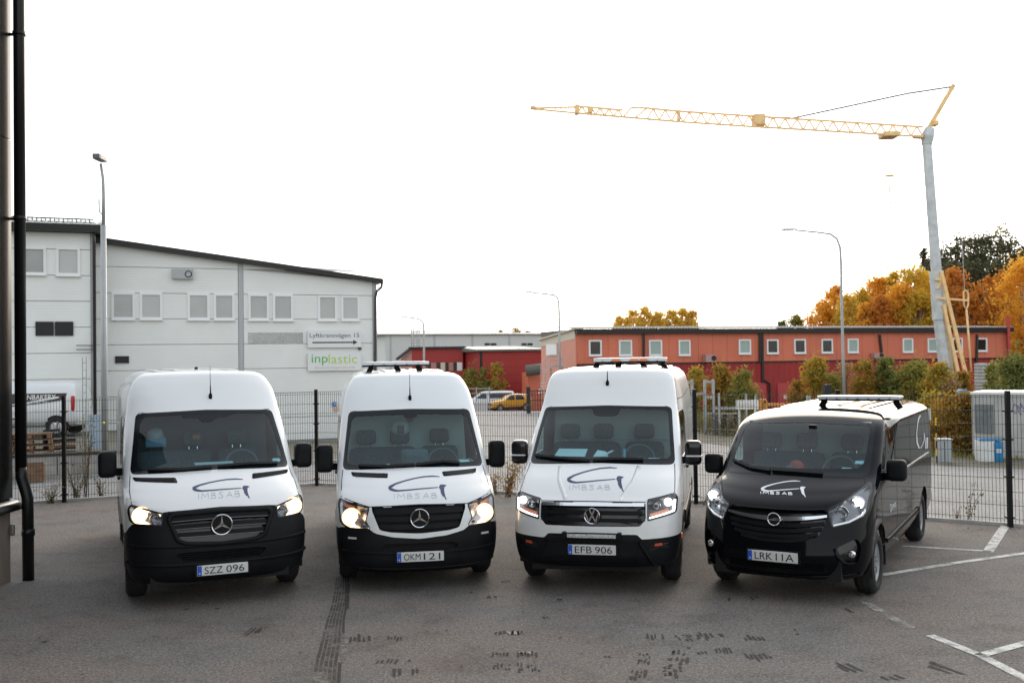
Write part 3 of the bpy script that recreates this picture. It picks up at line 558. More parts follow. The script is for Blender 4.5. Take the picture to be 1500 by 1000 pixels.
lt = empty('roof_ladder', (at(606,500,134).x, 134, 1), 0, 'white caged ladder rising over the pale hall roof', 'ladder'); b = MB()
for px in (603,606,611,614): b.bar(at(px,482,134), at(px,512,134), .14)
for k in range(8): b.bar(at(602,483+4*k,134), at(615,481+4*k,134), .1)
b.build('ladder_frame', GALV, lt)
# ------------------------------------------------------------------ street lamps
POLE = mat('lamp_post_galvanised', (.40,.41,.41), .5, metal=.35, var=.08, vscale=3)
def lamp(label, base, top_px, pts, Y, r0, r1):
    g = base; e = empty('street_lamp', (g[0], g[1], g[2]), 0, label, 'street lamp', 'street lamps')
    P = [Vector(g)] + [at(*p, Y) for p in pts[:-1]]; ln = len(P); rs = [r0] + [r0*.75 + (r1-r0*.75)*i/(ln-1) for i in range(1, ln)]
    b = MB(); b.tube(P, rs, 10); b.build('pole', POLE, e, smooth=True); MB().tube([Vector(g), Vector(g)+Vector((0,0,1.1))], r0*1.25, 12).build('pole_base', POLE, e, smooth=True)
    h0, h1 = at(*pts[-2], Y), at(*pts[-1], Y); MB().rbox((h0+h1)/2, ((h1-h0).length, .22, .09), .04, 5).build('lamp_head', mat('lamp_head_grey', (.30,.32,.33), .4), e, smooth=True)
gb = gp(154,692)
e = empty('street_lamp', tuple(gb), 0, 'tall lamp post with a square head in front of the white warehouse', 'street lamp', 'street lamps')
P = [gb, at(152.5,560,24.6), at(151.5,330,24.6), at(151.8,290,24.6), at(151,262,24.6), at(147.5,240,24.6)]
b = MB(); b.tube(P[:3], [.082,.075,.066], 12); b.tube(P[2:], [.045,.042,.038,.035], 10); b.build('pole', POLE, e, smooth=True); MB().rbox(at(146.5,231.5,24.4), (.19,.5,.14), .03, 4).build('lamp_head', mat('dark_lamp_head', (.12,.13,.14), .4), e)
b = MB(); b.bar(at(151,315,24.6), at(145,310,24.5), .02); b.bar(at(145,292,24.5), at(145.4,310,24.5), .025); b.build('small_aerial', POLE, e)
MB().rbox(at(152,619,24.4), (.06,.06,.06), .025, 4).build('yellow_marker', mat('yellow_marker', (.8,.65,.02), .4), e)
g = gp(1238,621); lamp('tall lamp post with long curved arm behind the black van', g, None, [(1235,520),(1232.5,430),(1232,385),(1230.5,362),(1226,350),(1217,343),(1200,340.5),(1165,337),(1145,335)], g.y, .10, .045)
g = Vector((at(820,500,70).x, 70, gz(3.4,70))); lamp('slim lamp post with curved arm before the end of the red building', g, None, [(819.5,500),(819,460),(818.5,442),(816,435),(811,432),(795,430),(780,428.5),(769,427)], 70, .11, .05)
g = Vector((at(621,520,79).x, 79, gz(at(621,520,79).x,79))); lamp('slim lamp post before the dark red showroom', g, None, [(621,520),(621,485),(620,473),(616,468),(608,466),(598,465),(586,463.5)], 79, .11, .05)
# ------------------------------------------------------------------ tower crane
YEL = mat('crane_yellow', (.84,.56,.26), .5, var=.12, vscale=3); MAST = mat('crane_mast_grey', (.52,.54,.54), .5, metal=.3, var=.14, vscale=2.5)
CY = 62.0; cb = gp(1392,580); cr = empty('tower_crane', (at(1390,560,CY).x, CY, -1.0), 0, 'yellow self-erecting tower crane with pale grey mast over the red building', 'crane')
def C(px, py, dy=0.0): return at(px, py, CY+dy)
b = MB(); b.tube([C(1392,600), C(1385,530), C(1377,468)], [.48,.46,.42], 8); b.build('lower_mast', MAST, cr)
b = MB(); b.tube([C(1377,468), C(1374,430), C(1371.5,397)], [.49,.45,.45], 8); b.build('mast_collar', MAST, cr)
b = MB(); b.tube([C(1371.5,397), C(1365,310), C(1357.5,208)], [.34,.32,.30], 8); b.build('upper_mast', MAST, cr)
b = MB(); b.tube([C(1357.5,212), C(1358.5,200), C(1363,188)], [.33,.42,.30], 8); b.build('mast_head', MAST, cr)
TOP = [(1350,186),(1160,174),(1100,170),(995,163.2),(948,158.5)]; BOT = [(1356,200.5),(1160,189),(1100,185.5),(995,178.5),(913,171.5)]
TOP2 = [(912,161.5),(850,156)]; BOT2 = [(913,171.5),(845,165.8),(778,159.6)]
def lerp(P, x): return float(np.interp(-x, [-p[0] for p in P], [p[1] for p in P]))
def lattice(xs, T, B, name, r=.075):
    b = MB()
    for x0, x1 in zip(xs[:-1], xs[1:]):
        xm = (x0+x1)/2
        b.bar(C(x0, lerp(T,x0)), C(x1, lerp(T,x1)), r*1.5)
        for s in (-.5,.5):
            b.bar(C(x0, lerp(B,x0), s), C(x1, lerp(B,x1), s), r*1.5); b.bar(C(x0, lerp(B,x0), s), C(xm, lerp(T,xm)), r); b.bar(C(xm, lerp(T,xm)), C(x1, lerp(B,x1), s), r)
        b.bar(C(x0, lerp(B,x0), -.5), C(x0, lerp(B,x0), .5), r)
    return b.build(name, YEL, cr)
lattice(list(np.linspace(1352,948,24)), TOP, BOT, 'jib_inner'); b = MB(); b.bar(C(948,158.5), C(925,158), .11); b.bar(C(925,158), C(913,171.5), .1); b.bar(C(948,158.5), C(930,173), .1)
for s in (-.5,.5): b.bar(C(948,lerp(BOT,948),s), C(912,171.5,s), .11)
b.build('jib_joint', YEL, cr)
lattice(list(np.linspace(912,846,6)), TOP2, BOT2, 'jib_outer'); b = MB()
for s in (-.4,.4): b.bar(C(845,165.8,s), C(779,159.6,0), .1)
b.bar(C(846,157), C(779,158.6), .1); b.bar(C(815,157.5), C(812,162.5), .05); b.bar(C(830,157), C(826,164), .05); b.build('jib_tip', YEL, cr)
MB().rbox(C(781,158.2), (.35,.3,.22), .05, 3).build('tip_pulley', YEL, cr); MB().rbox(C(845,161), (.28,.7,.55), .05, 3).build('jib_hinge', YEL, cr); MB().rbox(C(864,162.5), (.3,.7,.4), .05, 3).build('jib_hinge', YEL, cr); MB().rbox(C(994,170.5), (.13,.8,.62), .02, 2).build('jib_hinge', YEL, cr)
MB().rbox(C(1111,177), (.72,.9,.78), .1, 4).build('winch', YEL, cr, smooth=True); MB().rbox(C(1302,198.5), (1.0,1.2,.34), .08, 4).build('trolley', YEL, cr); MB().rbox(C(1142,172.5), (1.4,.14,.12), .03, 2).build('tie_bracket', YEL, cr)
MB().bar(C(1357,193), C(1397,124.5), .2, .24).build('top_strut', YEL, cr); MB().rbox(C(1369.5,181), (.34,.6,.34), .1, 4).build('head_pulley', YEL, cr); MB().bar(C(1338,200.5), C(1362,201.5), .3, .2).build('jib_foot', YEL, cr)
b = MB(); b.tube([C(1160,173.5), C(1330,137), C(1396,127)], .06, 6); b.build('tie_rod', GALV, cr)
b = MB(); b.tube([C(1397,127), C(1404,260), C(1413,425)], .022, 5); b.build('back_stay', GALV, cr)
b = MB(); b.tube([C(1302,203), C(1303,255)], .022, 4); b.build('hoist_rope', GALV, cr)
MB().rbox(C(1303,257.5), (.5,.3,.14), .05, 3).build('hook_block', YEL, cr); b = MB(); b.tube([C(1303,260), C(1303,272), C(1304,300)], [.03,.035,.05], 6); b.build('hook', GALV, cr)
b = MB(); b.tube([C(1304,300), C(1305,385)], .02, 4); b.build('sling', GALV, cr)
MB().bar(C(1378.5,397,-.6), C(1418,562,-.6), .17, .2).build('brace', YEL, cr); MB().bar(C(1382,446,-.6), C(1407,562,-.6), .17, .2).build('brace', YEL, cr); MB().bar(C(1373,436.5,-.6), C(1419,440,-.6), .12, .12).build('brace_arm', YEL, cr)
b = MB(); pts = [C(1411.5,431,-.6), C(1412,427,-.6), C(1414,425,-.6), C(1417,427,-.6), C(1418.5,432,-.6), C(1418.5,446,-.6), C(1415.5,454,-.6), C(1412,447,-.6), C(1411.5,431,-.6)]; b.tube(pts, .05, 6, False); b.tube([C(1415.8,454,-.6), C(1423,545,-.6)], .06, 6); b.build('tension_link', YEL, cr, smooth=True)
MB().bar(C(1371,408,-.5), C(1379,410,-.5), .2).build('brace_bracket', YEL, cr); MB().bar(C(1373,423,-.5), C(1379,411,-.5), .12).build('brace_bracket', YEL, cr)
# ------------------------------------------------------------------ trees, bushes, weeds: trunks, limbs and leaf-sized faces
def leafmat(name, c, c2, tr=.35, sc_=.6): return mat(name, c, .75, c2=c2, vscale=sc_, trans=tr, detail=5)
LM = dict(orange=leafmat('orange_birch_leaves', (.74,.33,.03), (.85,.52,.07), .6), yellow=leafmat('yellow_leaves', (.74,.48,.07), (.82,.62,.12), .55), rust=leafmat('rust_leaves', (.52,.19,.035), (.68,.30,.05), .55), gold=leafmat('golden_leaves', (.76,.46,.04), (.58,.44,.06), .58),
          pine=leafmat('pine_needles', (.045,.052,.025), (.13,.115,.045), .25), olive=leafmat('olive_leaves', (.18,.20,.045), (.38,.31,.06), .45, 1.6), green=leafmat('dull_green_leaves', (.12,.155,.045), (.27,.26,.06), .45, 1.6), mixed=leafmat('turning_leaves', (.24,.24,.04), (.60,.36,.045), .45, 1.6), amber=leafmat('amber_leaves', (.48,.24,.03), (.26,.20,.03), .4, 1.8),
          weed=leafmat('weed_leaves', (.12,.135,.045), (.26,.18,.06), .3, 4), redweed=leafmat('reddish_weed_leaves', (.34,.15,.06), (.46,.36,.14), .3, 6))
BARK = mat('bark', (.06,.048,.038), .9, var=.3, vscale=6); BIRCH = mat('birch_bark', (.32,.29,.26), .8, var=.4, vscale=8)
def leaf_quads(P, size, rng, flat=.0):
    n = len(P); a = rng.normal(size=(n,3)); a /= np.linalg.norm(a, axis=1, keepdims=True); b = rng.normal(size=(n,3)); b -= a*(a*b).sum(1, keepdims=True); b /= np.linalg.norm(b, axis=1, keepdims=True)
    s = size*rng.uniform(.55,1.25,(n,1)); a *= s; b *= s*.62
    return np.stack([P-a, P-b*.9, P+a, P+b*.9], 1).reshape(-1,3)
def crown_points(n, h0, h1, rad, rng, shape='oval', clumps=36, spread=.2):
    cs = []
    while len(cs) < clumps:
        t = rng.uniform(0,1); th = rng.uniform(0,2*math.pi)
        if shape == 'oval': rr = math.sin(math.pi*min(1,max(.03,(t*.92+.06))))**.7
        elif shape == 'cone': rr = (1-t)**.85+.05
        elif shape == 'pine': rr = math.sin(math.pi*(t*.85+.1))**.5
        else: rr = (1-.72*t**1.6)*rng.uniform(.6,1.15)
        rr *= rad*rng.uniform(.35,1.0)**.5*rng.uniform(.75,1.12); cs.append((rr*math.cos(th), rr*math.sin(th), h0+(h1-h0)*t))
    cs = np.array(cs); k = rng.integers(0, clumps, n); sp = spread*rad*rng.uniform(.6,1.4,clumps)[k][:,None]; d = rng.normal(size=(n,3))*.82
    return cs[k] + d*sp*np.array([1,1,.85])*1.25, cs
def tree(name, label, x, y, z, h, rad, lm, n, size, shape='oval', trunk=BARK, h0=.3, group='trees in the wood', clumps=90, tr=.16, limbs=9, cat='tree', spread=.2):
    rng = np.random.default_rng(int(abs(x*97+y*31+h*13)*10) % 2**31); e = empty(name, (x,y,z), 0, label, cat, group)
    P, cs = crown_points(n, h*h0, h*.96, rad, rng, shape, clumps, spread)
    b = MB(); lean = rng.uniform(-.03,.03,2)*h; b.tube([(0,0,-.2),(lean[0]*.4,lean[1]*.4,h*.4),(lean[0],lean[1],h*.9)], [tr,tr*.75,tr*.2], 7)
    for c in cs[:limbs]: zz = max(h*.12, c[2]*.62); b.tube([(lean[0]*zz/h,lean[1]*zz/h,zz), (c[0]*.55,c[1]*.55,zz+(c[2]-zz)*.7), tuple(c)], [tr*.4,tr*.22,tr*.07], 5)
    b.build('trunk', trunk, e, True); link('crown', fast_mesh('crown', leaf_quads(P, size, rng), 4, lm), e); return e
def bush(label, px, ytop, ybot, wpx, Y, lm, n, size, name='bush', cat='bush', group='bushes', clumps=26, z=None):
    p = at(px, ybot, Y); x = p.x; z = gz(x, Y) if z is None else z; h = at(px, ytop, Y).z - z; rad = wpx/2*1.42*Y/FPX
    rng = np.random.default_rng(int(px*13+ytop*7)); e = empty(name, (x,Y,z), 0, label, cat, group)
    P, cs = crown_points(int(n*2.2), h*.06, h*.93, rad, rng, 'round', clumps*3, .15); b = MB(); size = size*.66
    for c in cs[:14]: b.tube([(c[0]*.15,c[1]*.15,-.1),(c[0]*.5,c[1]*.5,c[2]*.6),tuple(c),(c[0]*1.05,c[1]*1.05,min(h*1.05,c[2]+.12*h))], [.03,.02,.012,.004], 5)
    k = rng.integers(0, 14, n//6); t = rng.uniform(.2,1.15,(n//6,1)); P2 = cs[k]*t*np.array([1,1,1.12]) + rng.normal(size=(n//6,3))*.03*h; P = np.vstack([P, P2])
    b.build('stems', BARK, e, True); link('foliage', fast_mesh('foliage', leaf_quads(P, size, rng), 4, lm), e); return e
def wtree(label, px, ytop, Y, rpx, kind, n=2600, size=.30, shape='oval', h0=.22, trunk=BARK, group=None, clumps=40, spread=.2):
    n = int(n*3.2); size = size*.55; clumps = int(clumps*3.0); spread = spread*.75
    ytop -= 9 if kind in ('orange','gold','rust','yellow') and px < 1530 else 0; rpx *= 1.1
    p = at(px, ytop, Y); z = gz(p.x, Y); return tree({'pine':'pine_tree'}.get(kind,'birch_tree') if shape != 'cone' else 'spruce_tree', label, p.x, Y, z, p.z-z, rpx*Y/FPX, LM[kind], n, size, shape, trunk, h0, group or 'trees in the wood', clumps, .2, spread=spread)
ORD = ['leftmost','second','third','fourth','fifth','sixth','seventh','eighth','ninth','tenth','eleventh']
for i, (px, yt, Y, rp, kind) in enumerate(((1204,446,104,24,'orange'),(1222,424,106,25,'orange'),(1240,436,102,20,'yellow'))): wtree(ORD[i]+' birch from the left at the orange end of the wood', px, yt, Y, rp, kind, trunk=BIRCH, group='orange birches at the wood edge')
for i, (px, yt, Y, rp, kind) in enumerate(sorted(((1262,428,104,22,'gold'),(1284,412,106,26,'orange'),(1308,404,108,26,'gold'),(1338,392,100,32,'gold'),(1322,418,98,26,'orange'),(1290,440,97,22,'rust'),(1358,404,104,22,'orange'),(1345,430,97,28,'gold'),(1302,436,99,22,'orange'),(1268,450,98,18,'orange')))): wtree(ORD[i]+' golden birch from the left, between curved lamp post and crane mast', px, yt, Y, rp, kind, 2600, .3, trunk=BIRCH, group='golden birches left of the crane mast')
for i, (px, yt, Y, rp, kind) in enumerate(sorted(((1398,398,98,28,'rust'),(1445,410,97,34,'rust'),(1472,404,99,30,'rust'),(1418,440,96,26,'rust')))): wtree(ORD[i]+' rust brown birch from the left, right of the crane mast', px, yt, Y, rp, kind, 2400, .3, trunk=BIRCH, group='rust birches right of the crane mast')
wtree('large bright orange tree at the right edge of the photograph', 1502, 388, 92, 44, 'orange', 3600, .3, trunk=BIRCH, clumps=60)
for i, (px, yt, Y, rp) in enumerate(sorted(((1372,372,118,24),(1392,350,120,28),(1412,342,124,30),(1434,340,118,30),(1456,342,122,32),(1478,350,116,32),(1500,346,120,32),(1404,380,112,30),(1440,378,112,32),(1476,384,112,34),(1520,360,114,34)))): wtree(ORD[i]+' dark pine from the left, behind the rust birches', px, yt, Y, rp, 'pine', 1500, .36, 'pine', .34, group='dark pines behind the birches', spread=.25, clumps=15)
wtree('narrow dark spruce just left of the crane mast', 1353, 356, 112, 15, 'pine', 1400, .3, 'cone', .12)
wtree('thin dark spruce among the golden birches', 1278, 428, 112, 14, 'pine', 1100, .3, 'cone', .12)
wtree('sparse tall birch rising above the dark pines', 1467, 310, 126, 13, 'olive', 260, .22, 'oval', .70, BARK, clumps=16)
for (px, yt, rp, kind) in ((1165,458,18,'olive'),(1146,467,14,'green')): wtree(('taller' if px > 1150 else 'smaller')+' dull green treetop over the red roof left of the orange birches', px, yt, 108, rp, kind, 1500, .3, group='green trees over the red roof')
for i, (px, yt, rp) in enumerate(((908,470,15),(926,459,17),(945,456,17),(963,462,17),(982,459,17),(1000,457,16),(1014,460,13))): wtree(ORD[i]+' pale yellow treetop from the left over the red roof', px, yt, 125, rp, 'yellow', 1700, .30, 'oval', .3, BIRCH, 'yellow treetops over the red roof', 40)
for i, (px, yt, rp) in enumerate(((735,478,10),(755,476,14),(772,479,10))): wtree(ORD[i]+' small treetop from the left over the pale hall roof', px, yt+2, 150, rp, 'amber', 500, .3, 'oval', .4, BIRCH, 'treetops over the pale hall', 14)
for i, (px, yt, Y, rp, kind) in enumerate(((1560,400,95,36,'rust'),(1610,385,96,40,'pine'),(1660,395,92,40,'gold'),(1720,380,90,44,'pine'),(1790,385,88,46,'rust'),(1860,375,84,50,'pine'),(1940,380,80,50,'olive'),(2030,370,76,54,'pine'),(2130,375,72,56,'rust'),(2250,365,68,60,'pine'),(2390,365,64,64,'olive'),(2560,355,60,70,'pine'),(2760,350,56,76,'olive'),(3000,345,52,80,'pine'))): wtree('%s unseen tree of the wood, added beyond the right edge' % (ORD+['twelfth','thirteenth','fourteenth'])[i].replace('leftmost','first'), px, yt, Y, rp, kind, 1500, .45, 'oval', .12, BARK, 'unseen trees added to the wood beyond the right edge')  # unseen rest of the wood, added so the black van's side mirrors trees
# bushes in front of the red building
for a in (('rounded yellow-green bush in front of the red door',1196,518,592,46,52,LM['mixed'],2600,.13),('thin-leaved reddish bush behind the curved lamp post',1238,528,592,40,52,LM['redweed'],700,.12),('golden bush right of the curved lamp post',1268,522,592,40,50,LM['amber'],2000,.13),('dark green bush right of the golden bush',1299,519,595,32,50,LM['green'],2200,.13),
          ('wide olive bush left of the crane mast foot',1340,526,600,56,48,LM['olive'],2600,.13),('olive bush at the crane mast foot',1378,530,600,50,46,LM['mixed'],2400,.12),('reddish bush right of the crane braces',1410,540,600,34,46,LM['amber'],1500,.12),('large green bush at the right edge behind the white wall',1486,518,600,70,44,LM['green'],3200,.12),('small olive bush between stack and green bush',1455,530,600,28,47,LM['olive'],1200,.12),
          ('low olive bush between the yellow-green bush and curved lamp post',1220,545,594,34,51,LM['olive'],1000,.12),('low reddish bush under the first crane brace',1395,548,600,30,45,LM['redweed'],700,.11),('low green bush between dark green and olive bushes',1318,540,597,30,49,LM['green'],1100,.12),('low orange bush left of the yellow-green bush',1168,556,596,30,52,LM['amber'],700,.12),('sparse orange-tipped bush behind the pallet racks',1022,536,600,36,52,LM['mixed'],1300,.12),('bright amber bush in front of the dark red cladding',1058,532,600,36,52,LM['amber'],1800,.13),('brownish olive bush left of the red doors',1088,542,600,44,51,LM['olive'],1800,.12),
          ('yellow bush left of the parked white van',690,535,580,26,106,LM['olive'],700,.2),('tallest yellow bush before the red workshop',728,528,582,24,104.5,LM['mixed'],800,.2),('yellow-green bush between two taller yellow bushes',709,536,582,20,105,LM['olive'],600,.2),
          ('dense orange bush behind the grey cabinet',1385,578,645,56,30,LM['amber'],2600,.075),('orange hedge bush left of the white wall',1415,572,645,46,30,LM['amber'],2600,.075),('olive bush behind the black van rear',1362,572,640,40,33,LM['mixed'],1800,.08)): bush(*a)
def grassy(label, poly, n, hh, lm, name='tall_grass', seed=3):       # blades of grass: one mass
    rng = np.random.default_rng(seed); P = [gp(*p) for p in poly]; xs = [p.x for p in P]; ys = [p.y for p in P]; V = []
    pts = np.column_stack([rng.uniform(min(xs),max(xs),n*4), rng.uniform(min(ys),max(ys),n*4)]); pts = pts[in_poly(pts, [(p.x,p.y) for p in P])][:n]
    for x, y in pts:
        z = gz(x, y); h = hh*rng.uniform(.4,1.2); a = rng.uniform(0,6.28); w_ = .012+.01*rng.uniform(); dx, dy = math.cos(a)*w_, math.sin(a)*w_; l = rng.normal(size=2)*h*.3
        V += [(x-dx,y-dy,z),(x+dx,y+dy,z),(x+l[0]*.5+dx*.6,y+l[1]*.5+dy*.6,z+h*.6),(x+l[0],y+l[1],z+h)]
    V = np.array(V); base = V.mean(0); base[2] = V[:,2].min(); o = link(name, fast_mesh(name, V-base, 4, lm), None, tuple(base)); return tag(o, label, 'grass', None, 'stuff')
grassy('tall dry grass on the verge behind the fence', [(985,632),(1020,634),(1069,641),(1100,642),(1120,612),(985,612)], 2600, .75, LM['weed'])
grassy('short grass along the verge beside the road', [(1300,664),(1363,670),(1500,674),(1560,676),(1560,655),(1300,650)], 2600, .16, LM['olive'], 'verge_grass', 5)
def weed(label, px, py, hpx, wpx, Y, lm, n, size, stems=9, name='weed', ht=None, cat='weed', lean=0.0):
    g = at(px, py, Y); z = gz(g.x, Y); h = hpx*Y/FPX; wd = wpx/2*Y/FPX; rng = np.random.default_rng(int(px*5+py)); e = empty(name, (g.x,Y,z), 0, label, cat, 'weeds along the fence'); b = MB(); P = []
    for i in range(stems):
        t = np.array([rng.uniform(-1,1)*wd+lean*h, rng.uniform(-.4,.4)*wd, h*rng.uniform(.55,1.0)]); m_ = t*np.array([.35,.35,.5]); b.tube([(rng.uniform(-.2,.2)*wd,0,0),tuple(m_),tuple(t)], [.006,.004,.002], 4)
        for k in range(n//stems): f = rng.uniform(.15,1.0); q = (m_*2*f*(1-f) + t*f*f) if True else t; P.append(q + rng.normal(size=3)*size*1.4)
    b.build('stems', BARK, e, True); link('leaves', fast_mesh('leaves', leaf_quads(np.array(P), size, rng), 4, lm), e)
for a in (('tall weed climbing the fence left of the first van',126,733,150,34,19.6,LM['weed'],260,.022,10),('leafy weed at the foot of the left fence post',112,735,60,44,19.3,LM['weed'],300,.022,14),('low weeds left of the left fence post',75,737,34,50,18.9,LM['weed'],220,.02,14),('low weed beside the first van rear wheel',148,731,36,30,19.8,LM['weed'],160,.022,8),
          ('reddish-leaved bush at the fence between the two middle vans',744,722,64,46,18.95,LM['redweed'],520,.028,16),('yellow-leaved shoot under the right hand mirrors of the middle vans',725,722,34,24,19.3,LM['redweed'],180,.024,8),('thin yellow weed leaning at the fence right of the black van',1418,764,66,30,15.35,LM['weed'],44,.028,3,'weed',None,'weed',.25),('small yellow weed at the fence foot behind the black van',1402,763,26,14,15.5,LM['redweed'],30,.024,4),('tiny weed at the fence foot near the third van',1030,735,20,20,17.5,LM['weed'],40,.02,5)): weed(*a)
# ------------------------------------------------------------------ van bodies: lofted shells that are cut into panels
def pchip(x, y):
    x = np.asarray(x, float); y = np.asarray(y, float); h = np.diff(x); dl = np.diff(y)/h; n = len(x); d = np.zeros(n)
    for i in range(1, n-1):
        if dl[i-1]*dl[i] > 0:
            w1, w2 = 2*h[i]+h[i-1], h[i]+2*h[i-1]; d[i] = (w1+w2)/(w1/dl[i-1] + w2/dl[i])
    d[0], d[-1] = dl[0], dl[-1]
    def f(t):
        k = np.clip(np.searchsorted(x, t)-1, 0, n-2); s = (t-x[k])/h[k]; hk = h[k]
        return (y[k]*(1+2*s)*(1-s)**2 + d[k]*hk*s*(1-s)**2 + y[k+1]*s*s*(3-2*s) + d[k+1]*hk*s*s*(s-1))
    return f
class Body:
    def __init__(s, rows, L, NR=150, NF=46, NS=64):
        rows = np.array(rows, float); dd = np.diff(rows, axis=0)
        v = np.concatenate([[0], np.cumsum(np.sqrt(dd[:,0]**2 + dd[:,1]**2 + .6*dd[:,4]**2) + 1e-4)])
        vs = np.linspace(0, v[-1], NR); pr = [pchip(v, rows[:,k])(vs) for k in range(6)]
        th = np.linspace(0, math.pi/2, 500); C = NF + NS; grid = np.zeros((NR, C+1, 3))
        for r in range(NR):
            yc, zc, yk, zs, w, n = [p[r] for p in pr]; sx = np.sin(th)**(2/n); x = w*sx; y = yk - (yk-yc)*np.cos(th)**(2/n); z = zc + (zs-zc)*sx**2
            arc = np.concatenate([[0], np.cumsum(np.sqrt(np.diff(x)**2 + np.diff(y)**2))]); 
            if arc[-1] < 1e-5: arc = np.linspace(0, 1, len(th))
            q = np.linspace(0, arc[-1], NF+1)
            grid[r,:NF+1,0] = np.interp(q, arc, x); grid[r,:NF+1,1] = np.interp(q, arc, y); grid[r,:NF+1,2] = np.interp(q, arc, z)
            t = np.arange(1, NS+1)/NS; yy = yk + (L-yk)*t; fl = np.clip((yy-yk)/.7, 0, 1); fl = fl*fl*(3-2*fl); wm = rows[:,4].max(); grid[r,NF+1:,0] = w + (wm-w)*(.72*fl*float(np.clip((w/wm-.82)/.1, 0, 1))**1.5 if zs > .9 else 0); grid[r,NF+1:,1] = yk + (L-yk)*t; grid[r,NF+1:,2] = zs
        V = []; idx = {}
        for r in range(NR):
            for c in range(-C, C+1):
                if r == NR-1 and c < 0: idx[r,c] = None; continue
                p = grid[r, abs(c)].copy(); p[0] *= (1 if c >= 0 else -1); idx[r,c] = len(V); V.append(p)
        for c in range(-C, 0): idx[NR-1, c] = idx[NR-1, -c]
        s.F = [(idx[r,c], idx[r,c+1], idx[r+1,c+1], idx[r+1,c]) for r in range(NR-1) for c in range(-C, C)]
        s.rear = [idx[r,C] for r in range(NR)] + [idx[r,-C] for r in range(NR-2, -1, -1)]
        s.V = np.array(V); s.V0 = s.V.copy(); s.lab = np.array(['body']*len(s.F), dtype=object); s.lock = np.zeros(len(V), bool)
        s.bvh = BVHTree.FromPolygons([tuple(p) for p in V], s.F)
        FA = np.array(s.F); s.FA = FA; a = s.V[FA[:,2]] - s.V[FA[:,0]]; b = s.V[FA[:,3]] - s.V[FA[:,1]]; n = np.cross(a, b)
        s.N = n/np.maximum(np.linalg.norm(n, axis=1, keepdims=True), 1e-9); s.L = L
    def P(s, a, b, ax='y', off=0.0):
        o, d = {'y': ((a,-5,b), (0,1,0)), 'x': ((5,a,b), (-1,0,0)), '-x': ((-5,a,b), (1,0,0)), 'z': ((a,b,6), (0,0,-1))}[ax]
        h = s.bvh.ray_cast(Vector(o), Vector(d))
        if h[0] is None:
            q = {'y': (a,.5,b), 'x': (1,a,b), '-x': (-1,a,b), 'z': (a,b,2)}[ax]; h = s.bvh.find_nearest(Vector(q))
        n = h[1]
        if n.dot(Vector(d)) > 0: n = -n
        return h[0] + n*off
    def cut(s, poly, label, ax='y', frm=('body',)):
        k = {'y': (0,2), 'x': (1,2), '-x': (1,2), 'z': (0,1)}[ax]; c = s.V0[s.FA].mean(1)
        face = {'y': s.N[:,1] < .05, 'x': s.N[:,0] > .15, '-x': s.N[:,0] < -.15, 'z': s.N[:,2] > .05}[ax]
        m = in_poly(c[:, k], poly) & face & np.isin(s.lab, list(frm)); s.lab[m] = label
        inn = np.zeros(len(s.V), bool); out = np.zeros(len(s.V), bool); inn[s.FA[m].ravel()] = True; out[s.FA[~m].ravel()] = True
        A = np.array(poly); B = np.roll(A, -1, 0); AB = B-A; L2 = (AB**2).sum(1) + 1e-12
        for i in np.nonzero(inn & out & ~s.lock)[0]:
            p = s.V0[i][list(k)]; t = np.clip(((p-A)*AB).sum(1)/L2, 0, 1); Q = A + AB*t[:,None]; D = ((Q-p)**2).sum(1); j = D.argmin()
            if D[j] < .06**2:
                s.V[i] = s.P(Q[j][0], Q[j][1], ax); s.lock[i] = True
    def part(s, label, name, m, parent, rear=False):
        fs = [s.F[i] for i in np.nonzero(s.lab == label)[0]]
        if rear: fs = fs + [tuple(reversed(s.rear))]
        u = sorted({i for f in fs for i in f}); mp = {i: k for k, i in enumerate(u)}
        return link(name, mesh_from(name, s.V[u], [tuple(mp[i] for i in f) for f in fs], m, True), parent)
    # overlays that follow the shell
    def fill(s, b, poly, ax='y', off=.004, rings=4, shift=(0,0,0), skirt=.0):
        poly = resamp(poly, .03); c = np.array(poly).mean(0); n = len(poly); k = len(b.v); sh = Vector(shift)
        if skirt: b.v += [tuple(s.P(*p, ax, off-skirt)+sh) for p in poly]
        for r in range(rings):
            f = 1 - r/rings; b.v += [tuple(s.P(c[0]+(p[0]-c[0])*f, c[1]+(p[1]-c[1])*f, ax, off)+sh) for p in poly]
        b.v.append(tuple(s.P(c[0], c[1], ax, off)+sh)); R_ = rings + (1 if skirt else 0)
        for r in range(R_-1):
            for i in range(n): j = (i+1) % n; b.f.append((k+r*n+i, k+r*n+j, k+(r+1)*n+j, k+(r+1)*n+i))
        for i in range(n): b.f.append((k+(R_-1)*n+i, k+(R_-1)*n+(i+1) % n, k+R_*n))
        return b
    def ring(s, b, outer, inner, ax='y', off=.004, N=140, skirt=.006):
        def rs(p):
            p = np.array(p + [p[0]]); a = np.concatenate([[0], np.cumsum(np.linalg.norm(np.diff(p, axis=0), axis=1))]); q = np.linspace(0, a[-1], N, endpoint=False)
            return list(zip(np.interp(q, a, p[:,0]), np.interp(q, a, p[:,1])))
        A, B = rs(outer), rs(inner); k = len(b.v)
        for r, (pp, o) in enumerate(((A, off-skirt), (A, off), ([((a[0]+c[0])/2, (a[1]+c[1])/2) for a, c in zip(A, B)], off), (B, off), (B, off-skirt))):
            b.v += [tuple(s.P(*p, ax, o)) for p in pp]
        for r in range(4):
            for i in range(N): j = (i+1) % N; b.f.append((k+r*N+i, k+r*N+j, k+(r+1)*N+j, k+(r+1)*N+i))
        return b
